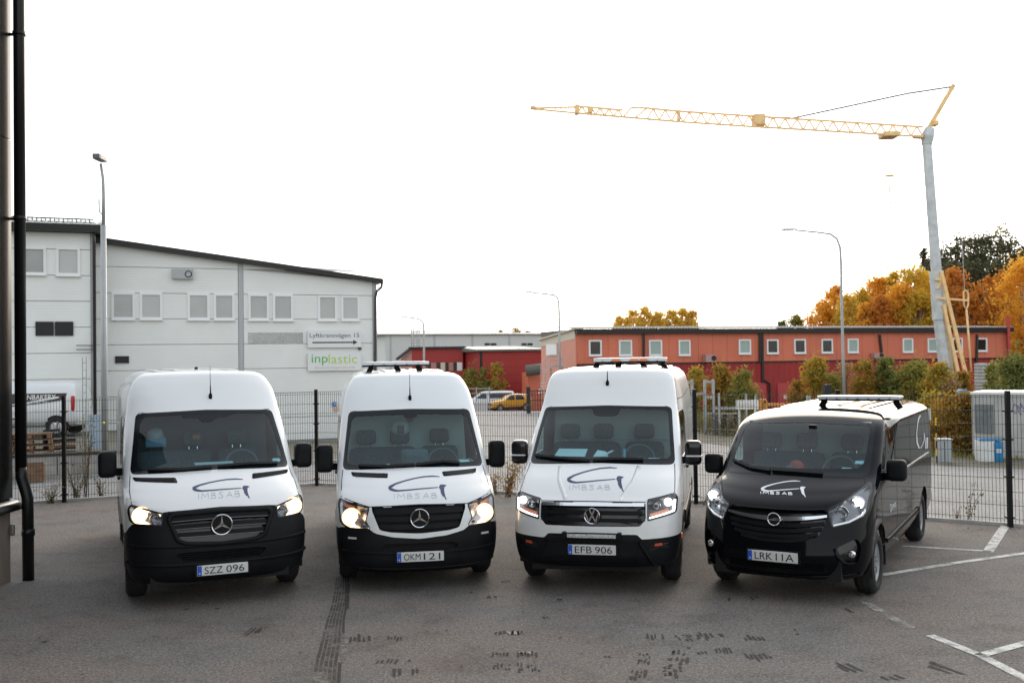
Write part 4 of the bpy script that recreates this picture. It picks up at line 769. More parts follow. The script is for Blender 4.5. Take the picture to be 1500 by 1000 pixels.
    def strip(s, b, pts, w, o0=0.0, o1=.01, ax='y', d=.03, closed=False):
        pts = resamp(pts, d, closed); n = len(pts); k = len(b.v); ws = w if callable(w) else (lambda t: w)
        for i, p in enumerate(pts):
            a = Vector(pts[(i-1) % n] if closed else pts[max(i-1, 0)]); c = Vector(pts[(i+1) % n] if closed else pts[min(i+1, n-1)]); t = (c-a).normalized(); nn = Vector((-t.y, t.x))*ws(i/max(1, n-1))/2; p = Vector(p)
            for q, o in ((p-nn, o0), (p-nn, o1), (p+nn, o1), (p+nn, o0)): b.v.append(tuple(s.P(q.x, q.y, ax, o)))
        for i in range(n if closed else n-1):
            for j in range(4): i2 = (i+1) % n; j2 = (j+1) % 4; b.f.append((k+i*4+j, k+i*4+j2, k+i2*4+j2, k+i2*4+j))
        if not closed: b.f += [(k, k+1, k+2, k+3), (k+(n-1)*4+3, k+(n-1)*4+2, k+(n-1)*4+1, k+(n-1)*4)]
        return b
PAINT_W = mat('white_van_paint', (.76,.775,.77), .35, coat=.6, var=.025, vscale=1.2)
PAINT_W2 = mat('white_van_paint_cool', (.745,.765,.77), .36, coat=.6, var=.03, vscale=1.0)
def grime(m):                                   # thin road film on the lower panels
    N, L = m.node_tree.nodes, m.node_tree.links; b = N['Principled BSDF']; tc = N.new('ShaderNodeTexCoord'); sp = N.new('ShaderNodeSeparateXYZ'); L.new(tc.outputs['Object'], sp.inputs[0])
    n = N.new('ShaderNodeTexNoise'); n.inputs['Scale'].default_value = 7; n.inputs['Detail'].default_value = 8; n.inputs['Roughness'].default_value = .7; L.new(tc.outputs['Object'], n.inputs['Vector'])
    mr = N.new('ShaderNodeMapRange'); mr.inputs['From Min'].default_value = 1.25; mr.inputs['From Max'].default_value = .35; L.new(sp.outputs['Z'], mr.inputs['Value'])
    mu = N.new('ShaderNodeMath'); mu.operation = 'MULTIPLY'; L.new(mr.outputs[0], mu.inputs[0]); L.new(n.outputs['Fac'], mu.inputs[1])
    m2 = N.new('ShaderNodeMath'); m2.operation = 'MULTIPLY'; m2.inputs[1].default_value = .75; L.new(mu.outputs[0], m2.inputs[0])
    src = b.inputs['Base Color'].links[0].from_socket; mx = N.new('ShaderNodeMix'); mx.data_type = 'RGBA'; L.new(m2.outputs[0], mx.inputs[0]); L.new(src, mx.inputs[6]); mx.inputs[7].default_value = (.34,.31,.27,1); L.new(mx.outputs[2], b.inputs['Base Color'])
grime(PAINT_W); grime(PAINT_W2)
PAINT_B = mat('black_van_paint', (.003,.0035,.005), .07, spec=.4); PAINT_B.node_tree.nodes['Principled BSDF'].inputs['IOR'].default_value = 1.28
PLASTIC = mat('black_bumper_plastic', (.0085,.009,.0105), .5, spec=.12, var=.25, vscale=3, bump=.05, bscale=300)
GLOSSB = mat('gloss_black_trim', (.006,.006,.007), .14)
RUBBER = mat('tyre_rubber', (.014,.014,.0145), .82, var=.3, vscale=8)
FRIT = mat('windscreen_frit', (.004,.006,.008), .12, spec=.22)
CHROME = mat('chrome', (.72,.73,.75), .12, metal=1.0)
STEEL = mat('wheel_steel', (.09,.09,.095), .4, metal=.6)
HUBCAP = mat('hubcap_silver', (.42,.43,.44), .33, metal=.7, var=.1)
DARK = mat('dark_void', (.006,.006,.006), .9)
DASH = mat('dashboard_plastic', (.11,.12,.125), .6)
SEATF = mat('seat_fabric', (.085,.092,.10), .9, var=.2, vscale=40)
LINING = mat('cab_lining', (.5,.51,.5), .8)
PARTI = mat('partition_panel', (.62,.61,.57), .7)
PARTD = mat('partition_dark', (.10,.105,.11), .8)
REFL = mat('lamp_reflector', (.40,.41,.43), .2, metal=.9)
REFLD = mat('lamp_reflector_smoked', (.20,.205,.215), .22, metal=.85)
LAMPD = mat('lamp_housing_dark', (.10,.105,.11), .25, metal=.6)
AMBER = mat('amber_lens', (.7,.16,.03), .2, emit=0.0)
ORANGE = mat('orange_beacon_lens', (.75,.2,.05), .25)
LENS = glass('clear_lamp_lens', (.95,.96,.97), 1.0, 1.45)
WSG = glass('windscreen_glass', (.54,.77,.81), .95, 1.52)
SIDEG = glass('door_window_glass', (.5,.58,.57), 1.2, 1.52)
DARKG = mat('dark_privacy_glass', (.008,.009,.01), .06)
BULBW = mat('warm_lit_headlamp', (1,.86,.66), .4, emit=3.0, c2=(1,.74,.44))
BULBH = mat('lamp_glow_reflector', (.9,.55,.3), .3, emit=.5, c2=(1,.60,.32))  # halo of the lit bulb, put into the reflector bowl as weak emission
BULBC = mat('cool_lit_headlamp', (1,.97,.92), .4, emit=1.5, c2=(1,.97,.93))
PLATE = mat('plate_white', (.62,.63,.61), .4)
PBLUE = mat('plate_blue', (.01,.09,.5), .4)
PTXT = mat('plate_lettering', (.01,.01,.01), .5)
NAVY = mat('logo_navy_vinyl', (.012,.028,.095), .4)
NAVYF = mat('logo_faded_grey_vinyl', (.40,.43,.48), .5)
LOGOW = mat('logo_white_vinyl', (.75,.78,.8), .4)
PAPER = mat('paper', (.78,.8,.78), .7)
SEAM = mat('panel_gap', (.01,.01,.011), .8)
BARW = mat('light_bar_lens', (.62,.64,.66), .2, coat=.5)
STICK = mat('permit_sticker', (.55,.66,.66), .5)
REDP = mat('red_cap', (.55,.06,.04), .6)

def emblem(b, c, r, kind):
    cx, cy, cz = c
    def f0(a, z): return (cx+a, cy, cz+z)
    def f1(a, z): return (cx+a, cy-.012, cz+z)
    n = 40
    prof = [(0,r), (-.014,r), (-.018,r*.95), (-.014,r*.88), (0,r*.88)]
    b.lathe(c, (0,1,0), prof, n)
    if kind == 'star':
        for k in range(3):
            a = math.pi/2 + k*2*math.pi/3; d = Vector((math.cos(a), math.sin(a))); e = Vector((-d.y, d.x))
            b.prism([tuple(e*-.13*r), tuple(d*r*.95), tuple(e*.13*r), tuple(d*-.13*r)], f0, f1)
    elif kind == 'letters':
        def st(p, q, w=.16*r):
            p, q = Vector(p)*r, Vector(q)*r; e = (q-p).normalized(); e = Vector((-e.y, e.x))*w/2; b.prism([tuple(p-e), tuple(q-e), tuple(q+e), tuple(p+e)], f0, f1)
        st((-.33,.84), (0,.08)); st((.33,.84), (0,.08))
        st((-.82,.38), (-.42,-.72)); st((-.42,-.72), (-.02,.06)); st((.82,.38), (.42,-.72)); st((.42,-.72), (.02,.06))
    else:
        b.prism([(-r*1.25,-.1*r), (.1*r,-.1*r), (.02*r,.04*r), (r*1.25,.1*r), (r*1.25,.14*r), (-.1*r,.14*r), (-.02*r,-.0*r), (-r*1.25,-.06*r)], f0, f1)
    return b
# the swoosh logo, drawn in a 1280 x 525 box (y down): two tapering strokes and the drop
G_UP = [(1125,15,12),(970,4,24),(770,18,22),(570,55,22),(370,105,24),(170,170,30),(70,225,46),(14,258,40)]
G_LO = [(14,256,40),(60,290,52),(130,315,40),(220,326,28),(470,306,22),(670,286,20),(870,269,18),(1090,252,14)]
G_DR = [[(1135,190),(1200,186),(1240,240),(1110,252)],[(1200,186),(1280,205),(1230,245),(1240,240)],[(1110,252),(1230,245),(1225,320),(1140,300)],[(1140,300),(1225,320),(1245,420),(1155,380)],[(1155,380),(1245,420),(1255,460),(1200,455)],[(1215,440),(1255,455),(1280,520),(1260,525)]]
LET = {'I': [[(0,0),(0,1)]], 'M': [[(0,0),(.12,1),(.5,.35),(.88,1),(1,0)]], 'B': [[(0,0),(0,1),(.75,.95),(.75,.6),(0,.55)],[(0,.55),(.95,.45),(.95,.05),(0,0)]],
       'S': [[(1,.9),(.3,1),(.1,.75),(.8,.45),(.9,.15),(.5,0),(0,.08)]], 'A': [[(0,0),(.5,1),(1,0)],[(.2,.35),(.8,.35)]]}
def logo(pix, gbox, tbox, parent, mg, mt, lw=2.0, tshift=(0,0)):
    """gbox, tbox: boxes of the swoosh and of the lettering as they lie on the panel; pix maps onto the panel surface"""
    b = MB()
    def g(x, y): return (gbox[0] + x/1280*(gbox[2]-gbox[0]), gbox[1] + y/525*(gbox[3]-gbox[1]))
    sw = (gbox[2]-gbox[0])/1280
    for stroke in (G_UP, G_LO):
        pts = []
        for i in range(len(stroke)-1):
            for t in (0,.5): pts.append(tuple(stroke[i][k]*(1-t)+stroke[i+1][k]*t for k in range(3)))
        pts.append(stroke[-1]); k = len(b.v); n = 0
        for i, p in enumerate(pts):
            a, c = pts[max(i-1,0)], pts[min(i+1,len(pts)-1)]; u = Vector(g(*c[:2])) - Vector(g(*a[:2])); u.normalize(); nn = Vector((-u.y,u.x))*p[2]*sw*.62; q = Vector(g(*p[:2]))
            for e in (q-nn, q+nn): b.v.append(tuple(pix(*e)))
            n += 1
        for i in range(n-1): b.f.append((k+2*i, k+2*i+1, k+2*i+3, k+2*i+2))
    for quad in G_DR: k = len(b.v); b.v += [tuple(pix(*g(*p))) for p in quad]; b.f.append((k,k+1,k+2,k+3))
    b.build('logo', mg, parent, True)
    if tbox:
        b = MB(); slots = [(0,.03),(.07,.25),(.31,.42),(.48,.60),(.68,.82),(.88,1.0)]
        for ch, (x0, x1) in zip('IMBSAB', slots):
            for st in LET[ch]:
                for p, q in zip(st[:-1], st[1:]):
                    def m(e): u = x0+(x1-x0)*e[0]; return Vector((tbox[0] + (tbox[2]-tbox[0])*u, tbox[3] - (tbox[3]-tbox[1])*e[1] + tshift[1]*u))
                    A, B_ = m(p), m(q); d = (B_-A); d = d.normalized() if d.length > 1e-6 else Vector((1,0)); e = Vector((-d.y, d.x))*lw*.28; k = len(b.v)
                    b.v += [tuple(pix(*x)) for x in (A-e, B_-e, B_+e, A+e)]; b.f.append((k,k+1,k+2,k+3))
        b.build('logo_lettering', mt, parent, True)
def wheel(root, x, y, r, side, wd=.22, cap=None, rimr=.215):
    e = empty('wheel', (x, y, r)); e.parent = root; s = side
    b = MB(); h = wd/2; b.lathe((0,0,0), (s,0,0), [(-h,rimr),(-h,r-.05),(-h+.03,r-.012),(-h+.06,r),(h-.06,r),(h-.03,r-.012),(h,r-.05),(h-.005,rimr+.012),(h-.03,rimr)], 40)
    for k in range(3): b.lathe((0,0,0), (s,0,0), [(-.05+.05*k-.006,r-.001),(-.05+.05*k-.006,r+.0015),(-.05+.05*k+.006,r+.0015),(-.05+.05*k+.006,r-.001)], 40)
    b.build('tyre', RUBBER, e, True, True)
    b = MB(); b.lathe((0,0,0), (s,0,0), [(-h+.02,rimr),(h-.03,rimr),(h-.025,rimr-.015),(h-.07,rimr-.04),(h-.075,.09),(h-.045,.08),(h-.04,.0)], 40)
    rim = b.build('rim', cap or STEEL, e, True, True)
    b = MB()
    for k in range(5):
        a = 2*math.pi*k/5; b.lathe((s*(h-.07), math.cos(a)*.12, math.sin(a)*.12), (s,0,0), [(0,.014),(.02,.012),(.022,0)], 8)
    b.build('wheel_bolt', CHROME, rim, True, kind='stuff')
    if cap is HUBCAP:
        b = MB()
        for k in range(9):
            a = 2*math.pi*k/9; d = Vector((0, math.cos(a), math.sin(a))); t = Vector((0,-d.z,d.y)); c = Vector((s*(h-.06),0,0))
            b.hexa([c+d*.07-t*.02, c+d*.07+t*.02, c+d*.19+t*.03, c+d*.19-t*.03, c+d*.07-t*.016+Vector((s*.03,0,0)), c+d*.07+t*.016+Vector((s*.03,0,0)), c+d*.19+t*.025+Vector((s*.02,0,0)), c+d*.19-t*.025+Vector((s*.02,0,0))])
        b.build('hubcap_spokes', HUBCAP, e, True)
def mirror(root, side, c, size, arm, m=PLASTIC, band=None, tilt=0.0):
    e = empty('door_mirror', c); e.parent = root
    MB().rbox((0,0,0), size, .055, 8, Matrix.Rotation(R(side*tilt), 3, 'Y')).build('mirror_housing', m, e, True, True)
    MB().box(-size[0]*.4, size[0]*.4, size[1]*.5-.004, size[1]*.5+.004, -size[2]*.42, size[2]*.42).build('mirror_glass', CHROME, e, True)
    a = Vector(arm) - Vector(c); MB().bar((-side*size[0]*.3, .0, -size[2]*.3), a, .07, .085).build('mirror_arm', m, e, True)
    if band: MB().rbox((side*.01,-.012,-size[2]*.12), (size[0]*.96,size[1],.022), .01, 4).build('mirror_indicator', band, e, True)
def seat(root, x, y, z, w, mt=SEATF, hr=1, hw=.26):
    e = empty('seat', (x, y, z)); e.parent = root; rot = Matrix.Rotation(R(-14), 3, 'X')
    MB().rbox((0,.05,.08), (w,.5,.16), .06, 5).build('cushion', mt, e, True, True)
    MB().rbox((0,.36,.42), (w,.14,.66), .07, 6, rot).build('backrest', mt, e, True, True)
    for k in range(hr):
        hx = (k-(hr-1)/2)*w/hr; MB().rbox((hx,.45,.87), (hw,.11,.2), .055, 6, rot).build('headrest', mt, e, True, True)
        for q in (-.05,.05): MB().tube([(hx+q,.42,.72), (hx+q,.45,.84)], .008, 6).build('headrest_post', CHROME, e, True)
def plate(root, body, z, txt, parent_y=None, tilt=0.0):
    y = body.P(0, z).y - .03; b = MB().rbox((0, y, z), (.52,.012,.11), .006, 4); p = b.build('number_plate', PLATE, root, True)
    MB().box(-.256,-.214, y-.0085, y-.0062, z-.05, z+.05).build('country_band', PBLUE, p, True)
    MB().rbox((-.235,y-.009,z-.028), (.014,.002,.014), .001, 1).build('country_letter', PLATE, p, True)
    a, d = txt.split(' ')
    text_on('plate_lettering', a, PTXT, p, lambda u, v: (-.185+u, y-.0086, z-.036+v), .185, .072, True, bold=.0)
    text_on('plate_lettering', d, PTXT, p, lambda u, v: (.035+u, y-.0086, z-.036+v), .185, .072, True, bold=.0)
    MB().box(-.28,.28, y+.007, y+.05, z-.065, z+.065).build('plate_holder', PLASTIC, root, True)
def headlight(root, body, poly, lamps, frame=None, bowl=REFL, depth=.07, extra=None):
    for s in (1, -1):
        pl = poly if s > 0 else mir(poly); body.cut(pl, 'lamp_hole', 'y', ('body','bumper','bonnet','shield'))
        q = resamp(pl, .025); c = np.array(q).mean(0); n = len(q); b = MB()
        for f, sh in ((1.0,.0), (.93,depth*.8), (.5,depth), (.02,depth*1.1)):
            b.v += [tuple(body.P(c[0]+(p[0]-c[0])*f, c[1]+(p[1]-c[1])*f, 'y', -.002) + Vector((0,sh,0))) for p in q]
        for r in range(3):
            for i in range(n): j = (i+1) % n; b.f.append((r*n+i, r*n+j, (r+1)*n+j, (r+1)*n+i))
        h = b.build('headlight', bowl, root, True, True)
        for (x, z, r, m, kind) in lamps:
            y = body.P(s*x, z).y + .045; bb = MB()
            if kind == 'dome': bb.lathe((s*x,y,z), (0,1,0), [(-.03,.002),(-.026,r*.5),(-.012,r*.9),(.0,r)], 20)
            elif kind == 'bowl': bb.lathe((s*x,y-.015,z), (0,1,0), [(-.005,r*1.0),(.0,r*1.06),(.03,r*.8),(.045,r*.3),(.045,.0)], 24)
            bb.build({'dome': 'lamp_bulb', 'bowl': 'lamp_reflector'}[kind], m, h, True, True)
        if extra: extra(s, h)
        body.fill(MB(), pl, 'y', .002, 5).build('lens', LENS, h, True, True)
        body.strip(MB(), resamp(pl, .02), .012, -.006, .003, 'y', .02, True).build('lens_seal', GLOSSB, h, True)
def seam(root, body, pts, ax, w=.009, name='panel_gap'): body.strip(MB(), pts, w, -.006, .0012, ax, .05).build(name, SEAM, root, True)
def van(cfg):
    root = empty('van', (cfg['pos'][0], cfg['pos'][1], 0), R(cfg['yaw']), cfg['label'], 'van', 'company vans parked in a row')
    rows = cfg['rows']; L = cfg['L']; body = Body(rows, L); Mw = Matrix.Translation(root.location) @ Matrix.Rotation(R(cfg['yaw']), 4, 'Z'); Mi = Mw.inverted()
    def pix(u, v, off=.0025):
        o = Mi @ EYE; d = (Mi.to_3x3() @ ray(u, v)).normalized(); h = body.bvh.ray_cast(o, d)
        if h[0] is None: h = body.bvh.find_nearest(o + d*12)
        n = h[1] if h[1].dot(d) < 0 else -h[1]
        return h[0] + n*off
    # openings
    ws = rpoly(sym(cfg['ws']), .06, 6); body.cut(ws, 'windscreen')
    for s in ('x', '-x'): body.cut(rpoly(cfg['win'], .05), 'door_window'+s, s)
    fy, ry, wr = cfg['fy'], cfg['fy']+cfg['wb'], cfg['wr']; ar = wr + .075
    for s in ('x', '-x'):
        for y in (fy, ry): body.cut([(y+ar*math.cos(t*math.pi/16), wr+.01+ar*math.sin(t*math.pi/16)) for t in range(32)], 'void', s)
    cfg['front'](root, body, pix, cfg)
    body.part('body', 'body_shell', cfg['paint'], root, True)
    body.part('windscreen', 'windscreen', WSG, root)
    for s in ('x', '-x'): body.part('door_window'+s, 'door_window', SIDEG, root)
    wsi = rpoly(sym(cfg['wsi']), cfg.get('wsr', .09), 6)
    body.ring(MB(), ws, wsi, 'y', .0025, 180, .007).build('windscreen_border', FRIT, root, True)
    for s in ('x', '-x'):
        o = rpoly(cfg['win'], .05); c = np.array(o).mean(0); i = [tuple(c + (np.array(p)-c)*.95) for p in o]
        body.ring(MB(), o, i, s, .003, 80).build('window_seal', GLOSSB, root, True)
        for ln in cfg['seams']: seam(root, body, ln, s)
        for (hy, hz) in cfg['handles']:
            p = body.P(hy, hz, s, .02); MB().rbox(p, (.035,.2,.04), .016, 4).build('door_handle', cfg.get('handle', PLASTIC), root, True, True)
    # underside, wheel wells, wheels
    w0 = cfg['hw']
    MB().box(-w0+.25, w0-.25, .12, L-.1, .26, .5).build('underbody', DARK, root, True)
    for y in (fy, ry):
        for s in (1, -1):
            b = MB(); pts = [(y+ar*1.02*math.cos(t*math.pi/12), wr+.01+ar*1.02*math.sin(t*math.pi/12)) for t in range(-1, 14)]; k = 0
            for (a, z) in pts: b.v += [(s*(w0-.02), a, z), (s*(w0-.34), a, z)]
            for i in range(len(pts)-1): b.f.append((2*i, 2*i+1, 2*i+3, 2*i+2))
            b.f.append(tuple(2*i+1 for i in range(len(pts)))); b.build('wheel_well', DARK, root, True)
            wheel(root, s*(w0-.135), y, wr, s, cap=cfg.get('cap'))
    # cab interior
    cz, hz = cfg['cowl'], cfg['head']; pd = cfg.get('parti', PARTI)
    MB().hexa([(-w0+.08,2.45,.5),(w0-.08,2.45,.5),(w0-.08,2.49,.5),(-w0+.08,2.49,.5),(-w0+.16,2.45,hz+.03),(w0-.16,2.45,hz+.03),(w0-.16,2.49,hz+.03),(-w0+.16,2.49,hz+.03)]).build('cab_partition', pd, root, True)
    MB().box(-w0+.1, w0-.1, 1.0, 2.45, .5, .56).build('cab_floor', DASH, root, True)
    b = MB(); nx = 12; cols = []
    dp = [(cfg['wy']+.06, cz-.09), (cfg['wy']+.30, cz-.05), (cfg['wy']+.46, cz-.03), (cfg['wy']+.54, cz-.08), (cfg['wy']+.56, cz-.4)]
    for i in range(nx+1):
        x = (-1+2*i/nx)*(w0-.1); bl = .22*(abs(x)/w0)**3
        for (y, z) in dp: b.v.append((x, y+bl, z - .03*(abs(x)/w0)**4 + (.045 if abs(x-.4) < .2 and y > cfg['wy']+.4 else 0)))
    m_ = len(dp)
    for i in range(nx):
        for j in range(m_-1): b.f.append((i*m_+j, (i+1)*m_+j, (i+1)*m_+j+1, i*m_+j+1))
    b.build('dashboard', DASH, root, True, True)
    for s in (1, -1): MB().box(min(s*(w0-.1), s*(w0-.07)), max(s*(w0-.1), s*(w0-.07)), 1.25, 2.45, .5, cz-.06).build('door_card', LINING if pd is PARTI else DASH, root, True)
    MB().box(-w0+.2, w0-.2, cfg['hy']+.04, 2.45, hz-.015, hz+.01).build('headliner', LINING, root, True)
    cs = Vector((.40, cfg['wy']+.68, cz-.02)); b = MB(); ti = Matrix.Rotation(R(-28), 3, 'X')
    b.tube([cs + ti @ Vector((.19*math.cos(t*math.pi/14), 0, .19*math.sin(t*math.pi/14))) for t in range(29)], .016, 8, False)
    b.rbox(cs + ti @ Vector((0,.02,-.02)), (.16,.06,.12), .03, 4, ti)
    for a in (0, math.pi, -math.pi/2): b.bar(cs, cs + ti @ Vector((.19*math.cos(a),0,.19*math.sin(a))), .03, .02)
    b.build('steering_wheel', DASH, root, True, True)
    sy = 1.78 if hz > 1.9 else 1.62; sz = cz-.6
    seat(root, .42, sy, sz, .5); seat(root, -.33, sy, sz, .88, hr=2)
    cfg['cab'](root, body, pix, cfg)
    # mirrors
    mx, my, mz = cfg['mir']
    for s in (1, -1): mirror(root, s, (s*mx, my, mz), cfg['msize'], (s*(w0-.03), my+.12, mz-cfg['msize'][2]*.35), cfg.get('mmat', PLASTIC), cfg.get('mband'))
    # wipers
    for pts in cfg['wipers']: body.strip(MB(), pts, lambda t: .022, .006, .03, 'y', .05).build('wiper', PLASTIC, root, True)
    return root, body, pix
def antenna(root, body, x, z, h, tilt=.0):
    p = body.P(x, z, 'y', 0); b = MB(); b.rbox(p+Vector((0,-.005,.012)), (.042,.05,.075), .02, 5); b.tube([p+Vector((0,-.02,.03)), p+Vector((.0,-.0,.15))], [.009,.006], 6); b.tube([p+Vector((0,0,.15)), p+Vector((tilt,.02,h))], [.004,.0025], 6)
    b.build('antenna', PLASTIC, root, True, True)
def roof_ribs(root, z, xs, y0, y1, m):
    for x in xs:
        b = MB(); k = 0; n = 8
        for y in np.linspace(y0, y1, 8):
            for j in range(n+1): t = math.pi*j/n; b.v.append((x-.05*math.cos(t), y, z(x) + (.022*math.sin(t) if y > y0 else .0) - .004))
        for i in range(7):
            for j in range(n): b.f.append((i*(n+1)+j, i*(n+1)+j+1, (i+1)*(n+1)+j+1, (i+1)*(n+1)+j))
        b.build('roof_rib', m, root, True, True)
def light_bar(root, x0, x1, y, z, h, seg, feet, dark=False):
    e = empty('light_bar', ((x0+x1)/2, y, z)); e.parent = root; W = x1-x0
    MB().rbox((0,0,h*.62), (W,.28,h*.5), .02, 6).build('bar_cover', BARW, e, True, True)
    MB().rbox((0,0,h*.22), (W*.97,.25,h*.3), .012, 4).build('bar_base', PLASTIC, e, True)
    n = len(seg)
    for i, m in enumerate(seg):
        cx = -W/2 + W*(i+.5)/n; MB().rbox((cx,-.139,h*.5), (W/n*.86,.01,h*.34), .004, 2).build('bar_lamp', m, e, True)
    for fx in feet: MB().bar((fx-(x0+x1)/2, 0, h*.15), (fx-(x0+x1)/2 + (.06 if fx > (x0+x1)/2 else -.06), 0, -.09), .05, .07).build('bar_foot', PLASTIC, e, True)
# ------------------------------------------------------------------ the four vans, each in its own shape
_cut0 = Body.cut
def cut_front(body, poly, label, ymax, frm=('body',)):      # as cut, but only ahead of ymax
    c = body.V0[body.FA].mean(1); hold = (c[:,1] > ymax) & np.isin(body.lab, list(frm)); old = body.lab[hold].copy(); body.lab[hold] = 'hold'
    body.cut(poly, label, 'y', frm); body.lab[hold] = old
def recess(root, body, poly, name, m, depth=.06, frm=('body','bumper'), label='void', slats=(), sm=PLASTIC, sw=.03, so=(-.05,-.012)):
    body.cut(poly, label, 'y', frm); b = MB(); q = resamp(poly, .03); n = len(q)
    body.fill(b, poly, 'y', -.002, 4, (0,depth,0)); k = len(b.v)
    b.v += [tuple(body.P(*p, 'y', -.002)) for p in q]; b.v += [tuple(body.P(*p, 'y', -.002)+Vector((0,depth,0))) for p in q]
    for i in range(n): j = (i+1) % n; b.f.append((k+i, k+j, k+n+j, k+n+i))
    g = b.build(name, m, root, True)
    for pts in slats: body.strip(MB(), pts, sw, so[0], so[1], 'y', .04).build('slat', sm, g, True)
    return g
def arc(x0, x1, z0, z1, zc, n=10): return [(x0+(x1-x0)*i/n, (z0+(z1-z0)*i/n) + (zc-(z0+z1)/2)*(1-(2*i/n-1)**2)) for i in range(n+1)]
def bonnet(root, body, half, paint):
    p = rpoly(sym(half), .02, 3); body.cut(p, 'bonnet'); body._bon = [q for q in half]
def panel_gaps(root, body, half): 
    for s in (1,-1): seam(root, body, [(s*p[0], p[1]) for p in half], 'y', .008)

def front1(root, body, pix, cfg):
    bp = rpoly(sym([(0,1.035),(.52,1.02,.02),(.60,1.01),(.60,.905),(.88,.905,.02),(.925,.85),(.955,.785,.02),(1.3,.765),(1.3,.05),(0,.05)]), .015, 3)
    cut_front(body, bp, 'bumper', cfg['fy'])
    body.cut(rpoly(sym([(0,1.035),(.52,1.02),(.60,1.012),(.885,1.085),(.90,1.2),(.885,1.335),(0,1.362)]), .02, 3), 'bonnet')
    hl = rpoly([(.592,1.008),(.90,1.082,.02),(.925,1.03,.05),(.905,.93,.05),(.86,.905,.03),(.60,.892,.03)], .03)
    headlight(root, body, hl, [(.80,.985,.068,BULBW,'dome'),(.795,.985,.092,BULBH,'bowl'),(.665,.95,.055,REFL,'bowl')], bowl=REFL)
    gr = rpoly(sym([(0,1.012),(.50,.995),(.535,.955),(.445,.73),(.36,.695),(0,.672)]), .03)
    sl = [arc(-a, a, z, z, z+dz) for a, z, dz in ((.50,.945,.012),(.475,.865,.008),(.445,.785,.0),)]
    g = recess(root, body, gr, 'grille', GLOSSB, .07, slats=sl, sm=PLASTIC, sw=.052, so=(-.05,-.004))
    for a, z, dz in ((.50,.922,.012),(.475,.842,.008),(.445,.762,0)): body.strip(MB(), arc(-a,a,z,z,z+dz), .008, -.02, .0, 'y', .04).build('slat_edge', STEEL, g, True)
    body.strip(MB(), gr, .045, -.01, .014, 'y', .04, True).build('grille_surround', PLASTIC, root, True, True)
    recess(root, body, rpoly(sym([(0,.605),(.40,.605),(.47,.59),(.40,.51),(0,.50)]), .03), 'lower_intake', DARK, .06, slats=[[(-.4,z),(.4,z)] for z in (.525,.545,.565,.585)], sm=PLASTIC, sw=.007)
    for z, o in ((.665,.022),(.475,.03)): body.strip(MB(), arc(-.93,.93,z+.02,z+.02,z-.0,24), .03, -.01, o*.6, 'y', .05).build('bumper_crease', PLASTIC, root, True, True)
    p = body.P(0,.86); emblem(MB(), (0, p.y-.01, .868), .112, 'star').build('emblem', CHROME, root, True)
    MB().lathe((0,p.y,.868), (0,1,0), [(-.006,.0),(-.006,.1),(.03,.1)], 30).build('emblem_disc', GLOSSB, root, True)
    for s in (1,-1):
        q = [(.40,1.268),(.84,1.285),(.865,1.318),(.42,1.312)]; q = rpoly(q if s > 0 else mir(q), .015); v = body.fill(MB(), q, 'y', .005, 3, skirt=.01).build('bonnet_vent', PLASTIC, root, True, True)
        for t in (.3,.5,.7): body.strip(MB(), [(s*(.44), 1.268+.044*t), (s*.83, 1.287+.031*t)], .004, .004, .009, 'y', .1).build('slat', SEAM, v, True)
    panel_gaps(root, body, [(0,1.037),(.52,1.022),(.60,1.014),(.885,1.087),(.90,1.2),(.885,1.335)])
    plate(root, body, .41, 'SZZ 096')
    body.part('bumper', 'front_bumper', PLASTIC, root); body.part('bonnet', 'bonnet', cfg['paint'], root)
def cab1(root, body, pix, cfg):
    body.fill(MB(), rpoly(sym([(0,2.0),(.34,2.0),(.27,1.935),(.10,1.925),(.06,1.88),(0,1.875)]), .03), 'y', .0015, 4).build('mirror_shade', FRIT, root, True)
    body.fill(MB(), rpoly([(.70,1.40),(.81,1.395),(.79,1.445),(.70,1.45)], .01), 'y', -.006, 2).build('permit_sticker', STICK, root, True)
    MB().box(-.16,.28,1.36,1.52,1.385,1.40).build('clipboard', PAPER, root, True)
    # work helmet and visor on the seat backs
    MB().rbox((-.56,2.2,1.70), (.2,.24,.2), .09, 6).build('helmet', mat('pale_helmet', (.45,.42,.4), .5), root, True, True)
    MB().rbox((-.56,2.1,1.62), (.24,.03,.12), .015, 4).build('folded_cloth', mat('blue_cloth', (.2,.3,.42), .8), root, True)
    MB().rbox((-.08,2.16,1.66), (.12,.1,.1), .04, 4).build('helmet_lamp', mat('copper_tin', (.35,.14,.07), .4), root, True)
ROWS1 = [[.12,.27,.62,.27,.85,3.2],[.04,.32,.62,.32,.905,3.2],[.0,.44,.62,.44,.94,3.2],[.0,.60,.62,.60,.955,3.2],[.02,.73,.64,.74,.962,3.2],[.05,.88,.68,.92,.965,3.0],[.10,1.0,.74,1.06,.965,2.8],[.17,1.055,.82,1.115,.965,2.6],[.45,1.21,1.0,1.20,.965,2.5],[.86,1.37,1.25,1.33,.958,2.5],[1.28,1.70,1.62,1.66,.945,2.7],[1.70,2.02,1.98,1.985,.912,2.9],[1.96,2.25,2.20,2.225,.875,3.3],[2.12,2.385,2.34,2.36,.82,3.8],[2.23,2.455,2.44,2.44,.745,3.8],[2.34,2.48,2.54,2.472,.66,3.4],[2.60,2.495,2.75,2.487,.42,2.8],[3.1,2.505,3.1,2.505,0,2]]
def scale_rows(rows, f): return [[f(r[0],r[1])[0], f(r[0],r[1])[1], f(r[2],r[3])[0], f(r[2],r[3])[1], r[4], r[5]] for r in rows]
